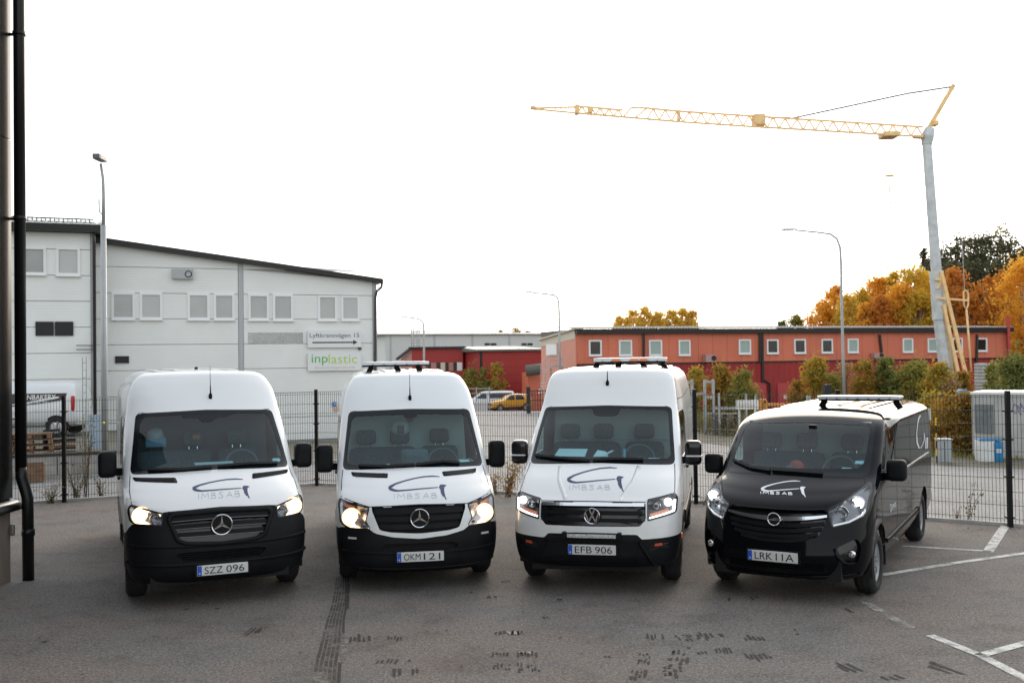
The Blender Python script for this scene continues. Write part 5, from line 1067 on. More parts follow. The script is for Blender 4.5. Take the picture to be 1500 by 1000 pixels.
V1 = dict(pos=(-3.10,10.65), yaw=22.3, label='white high-roof van with wide black bumper, plate SZZ 096, beside black building', rows=ROWS1, L=5.75, fy=1.0, wb=3.665, wr=.352, hw=.965, paint=PAINT_W,
    ws=[(0,2.02),(.80,1.995),(.885,1.345),(0,1.372)], wsi=[(0,1.985),(.745,1.955),(.83,1.40),(0,1.405)], win=[(1.42,1.37),(1.98,1.94),(2.42,1.95),(2.44,1.36)],
    seams=[[(1.33,1.33),(1.36,.8)],[(2.52,2.02),(2.52,.45)],[(3.7,2.1),(3.7,.45)],[(1.5,1.26),(2.5,1.26)]], handles=[(2.38,1.18),(2.66,1.18)], cowl=1.37, head=2.0, wy=.86, hy=1.72, parti=PARTD,
    mir=(1.12,1.42,1.44), msize=(.2,.2,.3), wipers=[[(-.70,1.385),(-.35,1.375),(-.02,1.385)],[(.05,1.39),(.4,1.40),(.74,1.385)]], front=front1, cab=cab1)

def lightband(root, body, x0, x1, z, m): body.strip(MB(), [(x0,z),(x1,z)], .022, -.004, .006, 'y', .03).build('side_reflector', m, root, True)
def front2(root, body, pix, cfg):
    cut_front(body, rpoly(sym([(0,.595),(.30,.622),(.50,.668,.03),(.56,.715),(.86,.722,.02),(.90,.70),(1.3,.69),(1.3,.05),(0,.05)]), .015, 3), 'bumper', cfg['fy'])
    body.cut(rpoly(sym([(0,.955),(.53,.945),(.56,.945),(.87,1.03),(.865,1.15),(.855,1.275),(0,1.30)]), .02, 3), 'bonnet')
    hl = rpoly([(.555,.935),(.885,1.012,.015),(.90,.96),(.875,.76,.06),(.80,.722,.04),(.545,.712,.03),(.60,.80)], .025)
    def ex(s, h):
        body.fill(MB(), rpoly([(s*.72,.96),(s*.86,.995),(s*.86,.95),(s*.74,.925)], .01), 'y', -.03, 2).build('indicator_lens', mat('peach_indicator', (.75,.3,.2), .3), h, True)
        body.fill(MB(), rpoly([(s*.56,.728),(s*.665,.728),(s*.65,.778),(s*.585,.775)], .01), 'y', -.012, 2).build('day_light', REFL, h, True)
        y = body.P(s*.62,.752).y; MB().lathe((s*.615,y-.004,.752), (0,1,0), [(-.01,0),(-.006,.016),(.01,.018)], 12).build('lamp_bulb', LAMPD, h, True)
    headlight(root, body, hl, [(.755,.83,.07,BULBW,'dome'),(.755,.83,.10,BULBH,'bowl')], bowl=REFL, extra=ex)
    gr = rpoly(sym([(0,.948),(.515,.938),(.53,.915),(.445,.70),(.33,.675),(.06,.655),(0,.653)]), .02)
    sl = [arc(-a,a,z,z,z+d) for a, z, d in ((.5,.895,.0),(.47,.82,-.004),(.44,.74,-.012))]
    g = recess(root, body, gr, 'grille', PLASTIC, .06, slats=sl, sm=PLASTIC, sw=.055, so=(-.05,-.006))
    for z, a in ((.925,.5),(.857,.47),(.78,.44)):
        b = MB()
        for x in np.arange(-a, a, .022): p = body.P(float(x), z, 'y', -.02); b.box(p.x-.007, p.x+.007, p.y, p.y+.02, z-.009, z+.009)
        b.build('grille_mesh', SEAM, g, True, kind='stuff')
    p = body.P(0,.82); emblem(MB(), (0, p.y-.015, .818), .108, 'star').build('emblem', CHROME, root, True)
    MB().lathe((0,p.y-.004,.818), (0,1,0), [(-.006,.0),(-.006,.1),(.03,.1)], 30).build('emblem_disc', GLOSSB, root, True)
    recess(root, body, rpoly(sym([(0,.545),(.36,.55),(.44,.51),(.40,.47),(.3,.485),(0,.48)]), .03), 'lower_intake', DARK, .05)
    for z, zc in ((.455,.44),(.28,.262)): body.strip(MB(), arc(-.85,.85,z+.015,z+.015,zc,24), .02, -.01, .012, 'y', .05).build('bumper_crease', PLASTIC, root, True, True)
    for s in (1,-1):
        lightband(root, body, s*.70, s*.79, .612, mat('silver_cap', (.5,.5,.48), .3))
        q = [(.33,1.207),(.735,1.222),(.755,1.262),(.32,1.25)]; q = rpoly(q if s > 0 else mir(q), .012); v = body.fill(MB(), q, 'y', .004, 3, skirt=.01).build('bonnet_vent', PLASTIC, root, True, True)
        for t in range(13): x = .36+.028*t; body.strip(MB(), [(s*(x-.008),1.213),(s*(x+.012),1.250)], .008, .003, .008, 'y', .1).build('slat', SEAM, v, True)
    panel_gaps(root, body, [(0,.957),(.53,.947),(.56,.947),(.87,1.032),(.865,1.15),(.85,1.285)])
    plate(root, body, .405, 'OKM 121')
    body.part('bumper', 'front_bumper', PLASTIC, root); body.part('bonnet', 'bonnet', cfg['paint'], root)
def cab2(root, body, pix, cfg):
    p = body.P(0,1.88,'y',-.05); MB().lathe((p.x,p.y,p.z), (0,1,0), [(-.03,0),(-.03,.04),(.04,.055),(.05,.0)], 16).build('interior_mirror', FRIT, root, True)
    body.fill(MB(), rpoly(sym([(0,1.955),(.10,1.955),(.075,1.86),(0,1.855)]), .02), 'y', .0015, 3).build('mirror_shade', FRIT, root, True)
    body.fill(MB(), rpoly([(.56,1.335),(.70,1.33),(.68,1.365),(.55,1.37)], .01), 'y', -.006, 2).build('permit_sticker', STICK, root, True)
    MB().rbox((.03,1.45,1.36), (.36,.2,.22), .06, 5, Matrix.Rotation(R(-10),3,'X')).build('instrument_hood', mat('console_grey', (.10,.12,.125), .6), root, True, True)
    MB().rbox((.03,1.34,1.35), (.22,.03,.14), .02, 4).build('console_screen', DASH, root, True)
    MB().rbox((-.1,2.2,1.70), (.25,.24,.22), .1, 6).build('helmet', mat('white_helmet', (.55,.57,.57), .4), root, True, True)
    MB().rbox((-.1,2.07,1.68), (.09,.02,.11), .03, 4).build('helmet_visor', mat('dark_visor', (.1,.07,.06), .3), root, True)
    b = MB(); b.rbox((-.30,1.25,1.29), (.05,.03,.05), .015, 3); b.build('small_cup', PAPER, root, True)
ROWS2 = [[.12,.21,.60,.22,.80,3.0],[.04,.25,.60,.26,.86,3.0],[.0,.37,.60,.37,.905,3.1],[.0,.52,.60,.53,.925,3.1],[.015,.65,.62,.66,.93,3.0],[.05,.80,.66,.84,.93,2.9],[.11,.93,.72,.98,.93,2.7],[.17,.975,.80,1.04,.93,2.6],[.45,1.13,1.0,1.13,.928,2.5],[.85,1.305,1.22,1.27,.92,2.5],[1.28,1.64,1.60,1.60,.90,2.7],[1.70,1.965,1.96,1.94,.862,2.9],[1.97,2.20,2.20,2.17,.82,3.3],[2.13,2.325,2.34,2.30,.765,3.8],[2.24,2.395,2.44,2.38,.70,3.8],[2.35,2.42,2.54,2.412,.62,3.4],[2.6,2.437,2.75,2.428,.40,2.8],[3.1,2.45,3.1,2.45,0,2]]
V2 = dict(pos=(-1.055,11.207), yaw=9.2, label='white high-roof van with slotted bonnet vents, plate OKM 121, second from left', rows=ROWS2, L=5.7, fy=1.0, wb=3.665, wr=.345, hw=.925, paint=PAINT_W2,
    ws=[(0,1.965),(.775,1.945),(.855,1.282),(0,1.305)], wsi=[(0,1.905),(.735,1.885),(.815,1.335),(0,1.335)], win=[(1.38,1.31),(1.94,1.87),(2.40,1.88),(2.42,1.30)],
    seams=[[(1.30,1.27),(1.33,.75)],[(2.5,1.95),(2.5,.45)],[(3.7,2.0),(3.7,.45)]], handles=[(2.36,1.12),(2.64,1.12)], cowl=1.305, head=1.945, wy=.85, hy=1.72,
    mir=(1.075,1.4,1.39), msize=(.2,.2,.34), wipers=[[(-.66,1.318),(-.3,1.308),(.0,1.318)],[(.02,1.318),(.35,1.34),(.55,1.318)]], front=front2, cab=cab2)

def front3(root, body, pix, cfg):
    cut_front(body, rpoly(sym([(0,.672),(.485,.672,.01),(.535,.622,.01),(.90,.640,.02),(1.3,.66),(1.3,.05),(0,.05)]), .01, 3), 'bumper', cfg['fy'])
    body.cut(rpoly(sym([(0,1.01),(.57,1.008),(.60,1.03),(.875,1.075),(.87,1.2),(.86,1.335),(0,1.358)]), .02, 3), 'bonnet')
    hl = rpoly([(.597,1.022),(.885,1.066,.015),(.905,1.03),(.895,.885,.03),(.60,.818,.01)], .015)
    def ex(s, h):
        body.strip(MB(), [(s*.62,.845),(s*.88,.905),(s*.89,1.02)], .016, -.02, -.008, 'y', .02).build('day_light', BULBC, h, True)
        body.strip(MB(), [(s*.63,.88),(s*.83,.925)], .03, -.035, -.02, 'y', .02).build('indicator_lens', mat('peach_indicator', (.75,.3,.2), .3), h, True)
    headlight(root, body, hl, [(.81,.995,.045,BULBC,'dome'),(.69,.965,.042,CHROME,'bowl')], bowl=LAMPD, extra=ex)
    gr = rpoly(sym([(0,1.0),(.575,.998),(.578,.83),(.515,.758),(0,.752)]), .012)
    sl = [[(-a,z),(a,z)] for a, z in ((.545,.90),(.535,.82))]
    g = recess(root, body, gr, 'grille', GLOSSB, .06, slats=sl, sm=PLASTIC, sw=.04, so=(-.05,-.01))
    body.strip(MB(), [(-.56,.98),(.56,.98)], .03, -.02, .012, 'y', .04).build('chrome_strip', CHROME, g, True)
    for s in (1,-1):
        for z in (.80,.87,.94): body.strip(MB(), [(s*.50,z-.01),(s*.57,z+.02)], .012, -.03, .004, 'y', .02).build('grille_fin', PLASTIC, g, True)
        body.fill(MB(), rpoly([(s*.60,.50),(s*.82,.53),(s*.84,.58),(s*.62,.57)], .02), 'y', .004, 3, skirt=.006).build('fog_lamp_cover', GLOSSB, root, True)
        body.fill(MB(), rpoly([(s*.665,.548),(s*.745,.553),(s*.745,.582),(s*.67,.576)], .005), 'y', .01, 2).build('fog_reflector', mat('red_orange_reflector', (.5,.07,.03), .3), root, True)
        body.strip(MB(), [(s*.50,.60),(s*.66,.34)], .03, -.005, .02, 'y', .03).build('bumper_fin', PLASTIC, root, True, True)
    p = body.P(0,.868); emblem(MB(), (0, p.y-.012, .866), .088, 'letters').build('emblem', CHROME, root, True)
    MB().lathe((0,p.y-.002,.866), (0,1,0), [(-.006,.0),(-.006,.084),(.03,.084)], 30).build('emblem_disc', GLOSSB, root, True)
    for z in (.60,.43,.39,.35): body.strip(MB(), [(-.50,z),(.50,z)], .012, -.005, .012, 'y', .05).build('bumper_slat', PLASTIC, root, True)
    y = body.P(0,.665).y-.05
    e = empty('work_light', (0,y,.662)); e.parent = root
    MB().rbox((0,0,0), (.58,.05,.062), .01, 4).build('light_housing', PLASTIC, e, True); MB().rbox((0,-.022,0), (.53,.012,.042), .005, 3).build('light_lens', mat('led_lens', (.5,.51,.5), .25, var=.35, vscale=60), e, True)
    for s in (1,-1): MB().box(s*.30-.02, s*.30+.02, -.02, .06, -.035, .035).build('light_bracket', PLASTIC, e, True)
    for s in (1,-1): body.strip(MB(), [(s*.30,1.03),(s*.42,1.2),(s*.46,1.33)], .05, -.01, .002, 'y', .04).build('bonnet_crease', cfg['paint'], root, True, True)
    panel_gaps(root, body, [(0,1.012),(.57,1.010),(.60,1.032),(.875,1.077),(.87,1.2),(.855,1.345)])
    plate(root, body, .51, 'EFB 906')
    body.part('bumper', 'front_bumper', PLASTIC, root); body.part('bonnet', 'bonnet', cfg['paint'], root)
    amb = MB(); q = body.P(cfg['fy']-.52,.60,'x',.01); amb.rbox(q, (.02,.05,.06), .008, 3); amb.build('side_marker', AMBER, root, True)
def cab3(root, body, pix, cfg):
    body.fill(MB(), rpoly(sym([(0,1.985),(.19,1.98),(.15,1.885),(.10,1.865),(0,1.865)]), .02), 'y', .0015, 4).build('mirror_shade', FRIT, root, True)
    MB().add([(-.60,1.20,1.40),(-.22,1.16,1.40),(-.21,1.36,1.475),(-.57,1.40,1.475)], [(0,1,2,3)]).build('paper_sheet', PAPER, root, True)
    b = MB(); b.add([(-.12,1.16,1.40),(.06,1.2,1.40),(.02,1.3,1.45),(-.08,1.28,1.47)], [(0,1,2,3)]); b.bar((-.02,1.2,1.40), (.1,1.32,1.46), .05, .004); b.build('crumpled_receipts', PAPER, root, True)
    MB().tube([(.24,1.30,1.34),(.24,1.30,1.48)], .018, 8).build('drink_bottle', mat('cyan_bottle', (.2,.55,.62), .3), root, True)
    body.fill(MB(), rpoly([(.55,1.395),(.70,1.39),(.69,1.41),(.56,1.415)], .005), 'y', -.006, 2).build('permit_sticker', STICK, root, True)
    MB().box(-.8,.8,2.43,2.45,1.5,1.52).build('partition_rail', LINING, root, True)
ROWS3 = [[.12,.30,.58,.30,.82,3.2],[.04,.34,.58,.34,.88,3.4],[.0,.45,.58,.45,.915,3.4],[.0,.58,.60,.60,.935,3.4],[.015,.70,.62,.72,.94,3.4],[.04,.85,.64,.88,.94,3.3],[.08,.99,.70,1.03,.94,3.1],[.15,1.03,.78,1.08,.94,2.9],[.42,1.19,.98,1.20,.935,2.8],[.80,1.36,1.18,1.33,.93,2.7],[1.24,1.69,1.56,1.66,.905,2.9],[1.68,1.99,1.92,1.965,.862,3.1],[1.92,2.22,2.12,2.20,.83,3.8],[2.06,2.355,2.24,2.335,.80,4.2],[2.16,2.42,2.34,2.405,.745,4.2],[2.26,2.442,2.44,2.435,.67,3.8],[2.5,2.455,2.65,2.45,.42,2.8],[3.0,2.465,3.0,2.465,0,2]]
V3 = dict(pos=(.839,10.904), yaw=-11.7, label='white high-roof van with slim work light over plate EFB 906, second from right', rows=ROWS3, L=5.7, fy=1.0, wb=3.64, wr=.345, hw=.935, paint=PAINT_W,
    ws=[(0,1.99),(.795,1.97),(.862,1.335),(0,1.362)], wsi=[(0,1.962),(.755,1.935),(.815,1.40),(0,1.405)], win=[(1.34,1.37),(1.90,1.90),(2.38,1.91),(2.40,1.36)], wsr=.06,
    seams=[[(1.26,1.30),(1.29,.75)],[(2.48,2.0),(2.48,.45)],[(3.65,2.0),(3.65,.45)],[(2.0,2.05),(5.5,2.1)]], handles=[(2.32,1.18),(2.60,1.18)], cowl=1.36, head=1.97, wy=.80, hy=1.70,
    mir=(1.06,1.38,1.435), msize=(.2,.18,.29), mmat=GLOSSB, mband=mat('mirror_indicator', (.7,.7,.7), .3), wipers=[[(-.80,1.415),(-.5,1.395),(-.12,1.372)],[(-.08,1.378),(.2,1.39),(.5,1.385)]], front=front3, cab=cab3)

def front4(root, body, pix, cfg):
    body.cut(rpoly(sym([(0,.968),(.30,.972),(.51,.985),(.62,1.045),(.79,1.20),(.765,1.245),(0,1.262)]), .02, 3), 'bonnet')
    hl = rpoly([(.518,.978),(.62,1.03),(.83,1.205,.015),(.868,1.14,.05),(.868,.95,.05),(.80,.885,.05),(.575,.812,.02)], .03)
    def ex(s, h): body.strip(MB(), [(s*.58,.825),(s*.72,.857),(s*.83,.915),(s*.855,.97)], .026, -.02, .004, 'y', .02).build('lower_lamp_trim', CHROME, h, True, True)
    headlight(root, body, hl, [(.775,1.03,.075,CHROME,'bowl'),(.775,1.03,.03,BULBC,'dome'),(.65,.95,.06,CHROME,'bowl')], bowl=REFLD, extra=ex)
    gr = rpoly(sym([(0,.955),(.36,.962),(.50,.968),(.515,.87),(.45,.72),(.30,.655),(0,.63)]), .03)
    sl = [arc(-a,a,z+.03,z+.03,z-.01,16) for a, z in ((.50,.82),(.48,.765),(.44,.71),(.36,.665))]
    g = recess(root, body, gr, 'grille', GLOSSB, .06, slats=sl, sm=PLASTIC, sw=.036, so=(-.04,-.004))
    body.strip(MB(), arc(-.515,.515,.915,.915,.875,20), lambda t: .022+.026*(1-abs(2*t-1)), -.02, .016, 'y', .03).build('chrome_strip', CHROME, g, True)
    p = body.P(0,.872); emblem(MB(), (0, p.y-.02, .872), .068, 'bolt').build('emblem', CHROME, root, True)
    MB().lathe((0,p.y-.012,.872), (0,1,0), [(-.006,.0),(-.006,.062),(.03,.062)], 30).build('emblem_disc', GLOSSB, root, True)
    recess(root, body, rpoly(sym([(0,.425),(.5,.435),(.56,.37),(.48,.345),(0,.325)]), .02), 'lower_intake', DARK, .05, slats=[[(-.5,z),(.5,z)] for z in (.36,.385,.41)], sm=PLASTIC, sw=.008)
    body.strip(MB(), arc(-.80,.80,.33,.33,.287,24), .022, -.008, .012, 'y', .05).build('bumper_lip', PAINT_B, root, True, True)
    for s in (1,-1):
        q = [(.60,.60),(.80,.70),(.83,.60),(.80,.44),(.70,.44)]; q = q if s > 0 else mir(q)
        recess(root, body, rpoly(q, .05), 'fog_lamp_pocket', GLOSSB, .05)
        y = body.P(s*.745,.535).y; MB().lathe((s*.745,y+.02,.535), (0,1,0), [(-.01,0),(.0,.02),(-.005,.034),(.03,.04)], 18).build('fog_lamp', CHROME, root, True, True)
        body.strip(MB(), [(s*.595,.60),(s*.62,.53),(s*.68,.45),(s*.78,.44)], .022, -.004, .010, 'y', .03).build('fog_lamp_trim', PAINT_B, root, True, True)
    panel_gaps(root, body, [(0,.970),(.30,.974),(.51,.987),(.62,1.047),(.79,1.20),(.765,1.245)])
    plate(root, body, .497, 'LRK 11A')
    body.part('bonnet', 'bonnet', PAINT_B, root)
def cab4(root, body, pix, cfg):
    p = body.P(.10,1.735,'y',-.02); MB().rbox(p, (.10,.03,.11), .045, 6).build('interior_mirror', FRIT, root, True, True)
    b = MB(); b.lathe((-.06,1.30,1.27), (0,0,1), [(0,.09),(.05,.085),(.09,.05),(.1,0)], 20); b.build('work_cap', REDP, root, True, True)
    MB().rbox((-.12,1.24,1.28), (.1,.1,.07), .03, 4).build('camera_mount', DASH, root, True, True)
    for q in ([(.52,1.30),(.62,1.295),(.62,1.345),(.525,1.35)], [(.64,1.385),(.73,1.38),(.73,1.41),(.645,1.415)]): body.fill(MB(), rpoly(q, .008), 'y', -.006, 2).build('permit_sticker', STICK, root, True)
    MB().rbox((.66,1.42,1.36), (.07,.03,.06), .01, 3).build('blue_tag', mat('blue_tag', (.02,.2,.4), .5), root, True)
ROWS4 = [[.16,.25,.62,.26,.78,2.6],[.07,.29,.62,.29,.83,2.6],[.02,.38,.62,.38,.87,2.6],[.0,.50,.62,.50,.895,2.6],[.02,.62,.64,.62,.905,2.6],[.05,.76,.68,.76,.91,2.5],[.09,.90,.72,.92,.91,2.4],[.14,.975,.80,1.05,.91,2.3],[.38,1.11,.98,1.16,.905,2.2],[.72,1.262,1.16,1.25,.895,2.2],[1.16,1.55,1.50,1.52,.875,2.5],[1.60,1.813,1.84,1.77,.835,2.9],[1.78,1.875,2.02,1.83,.80,2.9],[1.98,1.91,2.2,1.875,.74,2.8],[2.3,1.935,2.45,1.92,.5,2.4],[2.8,1.945,2.8,1.945,0,2]]
V4 = dict(pos=(2.69,10.467), yaw=-29.5, label='black low-roof van with long roof light bar and plate LRK 11A', rows=ROWS4, L=5.28, fy=.95, wb=3.498, wr=.335, hw=.91, paint=PAINT_B, cap=HUBCAP,
    ws=[(0,1.812),(.765,1.785),(.80,1.30),(.755,1.247),(0,1.265)], wsi=[(0,1.79),(.72,1.762),(.735,1.39),(.69,1.335),(0,1.325)], wsr=.06, win=[(1.18,1.29),(1.66,1.70),(2.02,1.75),(2.06,1.28)],
    seams=[[(1.05,1.25),(1.10,.7)],[(2.12,1.80),(2.12,.4)],[(3.3,1.80),(3.3,.45)],[(1.15,.48),(3.95,.48)]], handles=[(1.98,1.12),(2.24,1.12)], handle=CHROME, cowl=1.262, head=1.79, wy=.72, hy=1.62,
    mir=(1.04,1.28,1.30), msize=(.21,.17,.235), wipers=[[(-.72,1.36),(-.45,1.30),(-.22,1.285)],[(-.2,1.29),(.1,1.285),(.35,1.275)]], front=front4, cab=cab4)

r1, b1, p1 = van(V1); r2, b2, p2 = van(V2); r3, b3, p3 = van(V3); r4, b4, p4 = van(V4)
logo(p1, (281.5,701,366,729.5), (291,722.5,351.5,731), r1, NAVY, NAVYF, 1.3, (0,-4))
logo(p2, (568.6,696.8,654.3,731.8), (577.5,723,640,730.5), r2, NAVY, NAVYF, 1.25, (0,-1.5))
logo(p3, (830.3,684.3,913.8,720), (834.5,710,893.5,717), r3, NAVY, NAVYF, 1.25)
logo(p4, (1114.4,704,1180.5,728), (1114.5,719.5,1160.5,723), r4, LOGOW, LOGOW, 1.8, (0,1.5))
antenna(r1, b1, .07, 2.165, .38); antenna(r2, b2, .012, 2.09, .36); antenna(r3, b3, -.02, 2.25, .17)
roof_ribs(r3, lambda x: 2.462-.05*abs(x)**2, (-.6,-.36,-.12,.12,.36,.6), 2.55, 5.5, PAINT_W)
roof_ribs(r1, lambda x: 2.503-.05*abs(x)**2, (-.5,-.25,0,.25,.5), 2.75, 5.5, PAINT_W)
roof_ribs(r2, lambda x: 2.448-.05*abs(x)**2, (-.5,-.25,0,.25,.5), 2.75, 5.5, PAINT_W2)
roof_ribs(r4, lambda x: 1.943-.06*abs(x)**2, (-.5,-.25,0,.25,.5), 2.5, 5.0, PAINT_B)
light_bar(r2, -.60, .34, 2.9, 2.50, .09, [BARW]*6, (-.45,-.12,.18))
light_bar(r3, -.30, .69, 2.9, 2.50, .10, [BARW,BARW,ORANGE,BARW,ORANGE,ORANGE,BARW,BARW], (-.25,.05,.35,.62))
light_bar(r4, -.08, .92, 2.6, 2.0, .085, [BARW]*8, (0,.84))
MB().tube([(.0,3.0,2.49),(.0,3.0,2.54)], [.03,.02], 8).build('roof_aerial', PLASTIC, r1, True)
# swoosh and rail on the long side of the black van
def p4s(u, v): return p4(u, v, .004)
b = MB()
GS = [(1348,608),(1345.5,612),(1343.5,622),(1342.3,635),(1343,648),(1346,656),(1349,655),(1351.5,650),(1353.5,643),(1353.2,634)]
k = 0
for i, q in enumerate(GS):
    a, c = GS[max(i-1,0)], GS[min(i+1,len(GS)-1)]; d = Vector((c[0]-a[0], c[1]-a[1])).normalized(); n = Vector((-d.y, d.x))*(.55+.5*(i in (0,1,4,5)))
    b.v += [tuple(p4s(q[0]-n.x, q[1]-n.y)), tuple(p4s(q[0]+n.x, q[1]+n.y))]
for i in range(len(GS)-1): b.f.append((2*i, 2*i+1, 2*i+3, 2*i+2))
for quad in ([(1354,634),(1355.5,645),(1356.5,657),(1355,657)], [(1356.5,641),(1359,640),(1358.5,656),(1357,657)]): k = len(b.v); b.v += [tuple(p4s(*q)) for q in quad]; b.f.append((k,k+1,k+2,k+3))
b.build('side_logo', LOGOW, r4, True)
b4.strip(MB(), [(2.2,1.16),(5.0,1.17)], .02, -.004, .012, 'x', .2).build('door_rail', CHROME, r4, True)
b4.strip(MB(), [(2.2,1.16),(5.0,1.17)], .02, -.004, .012, '-x', .2).build('door_rail', CHROME, r4, True)
for dz, t in ((.0,'x'),(.0,'-x')): b4.strip(MB(), [(1.4,.50),(3.9,.52)], .05, -.004, .018, t, .2).build('side_moulding', PLASTIC, r4, True, True)
for bb, rr in ((b1,r1),(b2,r2),(b3,r3)):
    for t in ('x','-x'): bb.strip(MB(), [(1.5,.66),(4.1,.66)], .15, -.004, .02, t, .2).build('side_moulding', PLASTIC, rr, True, True)
e = MB(); q = b4.P(1.62,.83,'x',.004); e.lathe(q, (1,0,0), [(0,.05),(.003,.05),(.003,.042),(0,.042)], 24); e.build('door_emblem', LOGOW, r4, True)
text_on('door_lettering', 'IMBS', LOGOW, r4, lambda u, v: tuple(b4.P(1.71+u, .80+v, 'x', .004)), .3, .06, True)
# ------------------------------------------------------------------ vehicles beyond the fence
CARY = mat('yellow_car_paint', (.62,.30,.015), .3, coat=.8); CARW = mat('far_white_paint', (.66,.68,.68), .3, coat=.7); CGL = mat('car_glass', (.015,.018,.02), .06); RIMS = mat('alloy_rim', (.45,.46,.47), .3, metal=.7); TAIL = mat('tail_lamp_red', (.45,.01,.02), .25); BROWN = mat('brown_livery', (.035,.018,.016), .5); LETW = mat('white_livery_lettering', (.72,.72,.70), .5)
def car(name, label, loc, rz, stations, m, wheels, wr, side, extra=None, n=4.5, cat='car', wx=.78):
    """stations: x, z0, z1, half width; front at -x. side: (poly in x,z, material, name)"""
    e = empty(name, loc, rz, label, cat); S = np.array(stations, float); v = np.linspace(0, len(S)-1, 90); st = [pchip(np.arange(len(S)), S[:,k])(v) for k in range(4)]; K = 28; b = MB()
    for i in range(len(v)):
        x, z0, z1, hw = [s[i] for s in st]; zc, hh = (z0+z1)/2, (z1-z0)/2
        for k in range(K):
            t = 2*math.pi*k/K; c, s_ = math.cos(t), math.sin(t); yy = hw*math.copysign(abs(c)**(2/n), c); zz = zc+hh*math.copysign(abs(s_)**(2/n), s_)
            if zz > 1.0: yy *= 1-.16*(zz-1.0)/.7
            b.v.append((x, yy, zz))
    for i in range(len(v)-1):
        for k in range(K): k2 = (k+1) % K; b.f.append((i*K+k, (i+1)*K+k, (i+1)*K+k2, i*K+k2))
    b.f.append(tuple(range(K))); b.f.append(tuple((len(v)-1)*K+k for k in reversed(range(K)))); b.build('body_shell', m, e, True, True)
    bvh = BVHTree.FromPolygons(b.v, b.f)
    def proj(a, z, s=-1, off=.012):
        h = bvh.ray_cast(Vector((a, s*4, z)), Vector((0,-s,0))); q = h[0] if h[0] is not None else Vector((a, s*wx, z)); return q + Vector((0, s*off, 0))
    for (poly, mm, nm) in side:
        for s in (-1, 1):
            q = resamp(rpoly(poly, .05), .08); c = np.array(q).mean(0); bb = MB(); k = len(q)
            for f in (1,.66,.33): bb.v += [tuple(proj(c[0]+(p[0]-c[0])*f, c[1]+(p[1]-c[1])*f, s)) for p in q]
            bb.v.append(tuple(proj(*c, s)))
            for r in range(2):
                for i in range(k): j = (i+1) % k; bb.f.append((r*k+i, r*k+j, (r+1)*k+j, (r+1)*k+i))
            for i in range(k): bb.f.append((2*k+i, 2*k+(i+1) % k, 3*k))
            bb.build(nm, mm, e, True)
    for x in wheels:
        for s in (-1, 1):
            w_ = empty('wheel', (x, s*(wx+.02), wr)); w_.parent = e
            MB().lathe((0,0,0), (0,s,0), [(-.1,.1),(-.1,wr-.03),(-.07,wr),(.07,wr),(.09,wr-.03),(.09,wr*.66),(.05,wr*.64)], 24).build('tyre', mat('far_tyre', (.015,.015,.015), .85), w_, True, True)
            bb = MB()
            for k in range(5): a = 2*math.pi*k/5; bb.bar((0,s*.085,0), (math.cos(a)*wr*.62, s*.085, math.sin(a)*wr*.62), .05, .03)
            bb.lathe((0,0,0), (0,s,0), [(.03,.0),(.05,wr*.2),(.04,wr*.6),(.085,wr*.66)], 20); bb.build('rim', RIMS, w_, True)
            q = [(x+(wr+.06)*math.cos(t*math.pi/10), wr+.02+(wr+.06)*math.sin(t*math.pi/10)) for t in range(-2, 13)]; bb = MB(); 
            for p in q: bb.v.append(tuple(proj(p[0], p[1], s, .006)))
            bb.f.append(tuple(range(len(q)))); bb.build('wheel_arch', mat('black_arch', (.012,.012,.012), .8), e, True)
    if extra: extra(e, proj)
    return e
def suv_extra(e, proj):
    for s in (-1,1): MB().rbox((-1.93,s*.55,.86), (.18,.34,.16), .05, 3).build('headlight', mat('far_headlight', (.6,.62,.63), .15), e, True)
    MB().box(-2.03,-1.95,-.5,.5,.55,.8).build('grille', VENTB, e, True)
    MB().box(-1.3,1.35,-.79,.79,.20,.42).build('sill', VENTB, e, True)
yc = at(745,602,95); car('parked_car', 'small yellow SUV parked beyond the fence beside a white van', (yc.x+.15, 95, gz(yc.x,95)+.006), R(20), [(-2.02,.45,.72,.6),(-1.98,.34,.88,.76),(-1.8,.28,.98,.84),(-1.1,.26,1.08,.87),(-.75,.26,1.16,.87),(-.15,.26,1.55,.87),(.4,.26,1.62,.87),(1.2,.26,1.6,.87),(1.7,.28,1.5,.85),(1.95,.34,1.12,.82),(2.02,.45,.9,.7)], CARY, (-1.28,1.28), .33,
    [([(-.72,1.08),(-.22,1.48),(.18,1.52),(.18,1.08)],CGL,'side_window'),([(.26,1.08),(.26,1.52),(.95,1.52),(1.2,1.1)],CGL,'side_window')], suv_extra)
wc = at(722,597,100); car('parked_van', 'white passenger van parked behind the yellow SUV', (wc.x+.95-1.9+.6, 100, gz(wc.x,100)+.006), R(8), [(-2.48,.45,.8,.62),(-2.42,.34,.98,.82),(-2.1,.3,1.14,.92),(-1.6,.28,1.32,.95),(-.8,.28,1.88,.95),(-.3,.28,1.96,.95),(1.5,.28,1.97,.95),(2.3,.3,1.93,.93),(2.46,.34,1.7,.9),(2.5,.5,1.0,.85)], CARW, (-1.55,1.6), .34,
    [([(-1.45,1.25),(-.82,1.72),(-.35,1.76),(-.35,1.22)],CGL,'side_window'),([(-.15,1.25),(-.15,1.76),(2.2,1.76),(2.25,1.25)],CGL,'side_window')], None, cat='van', wx=.86)
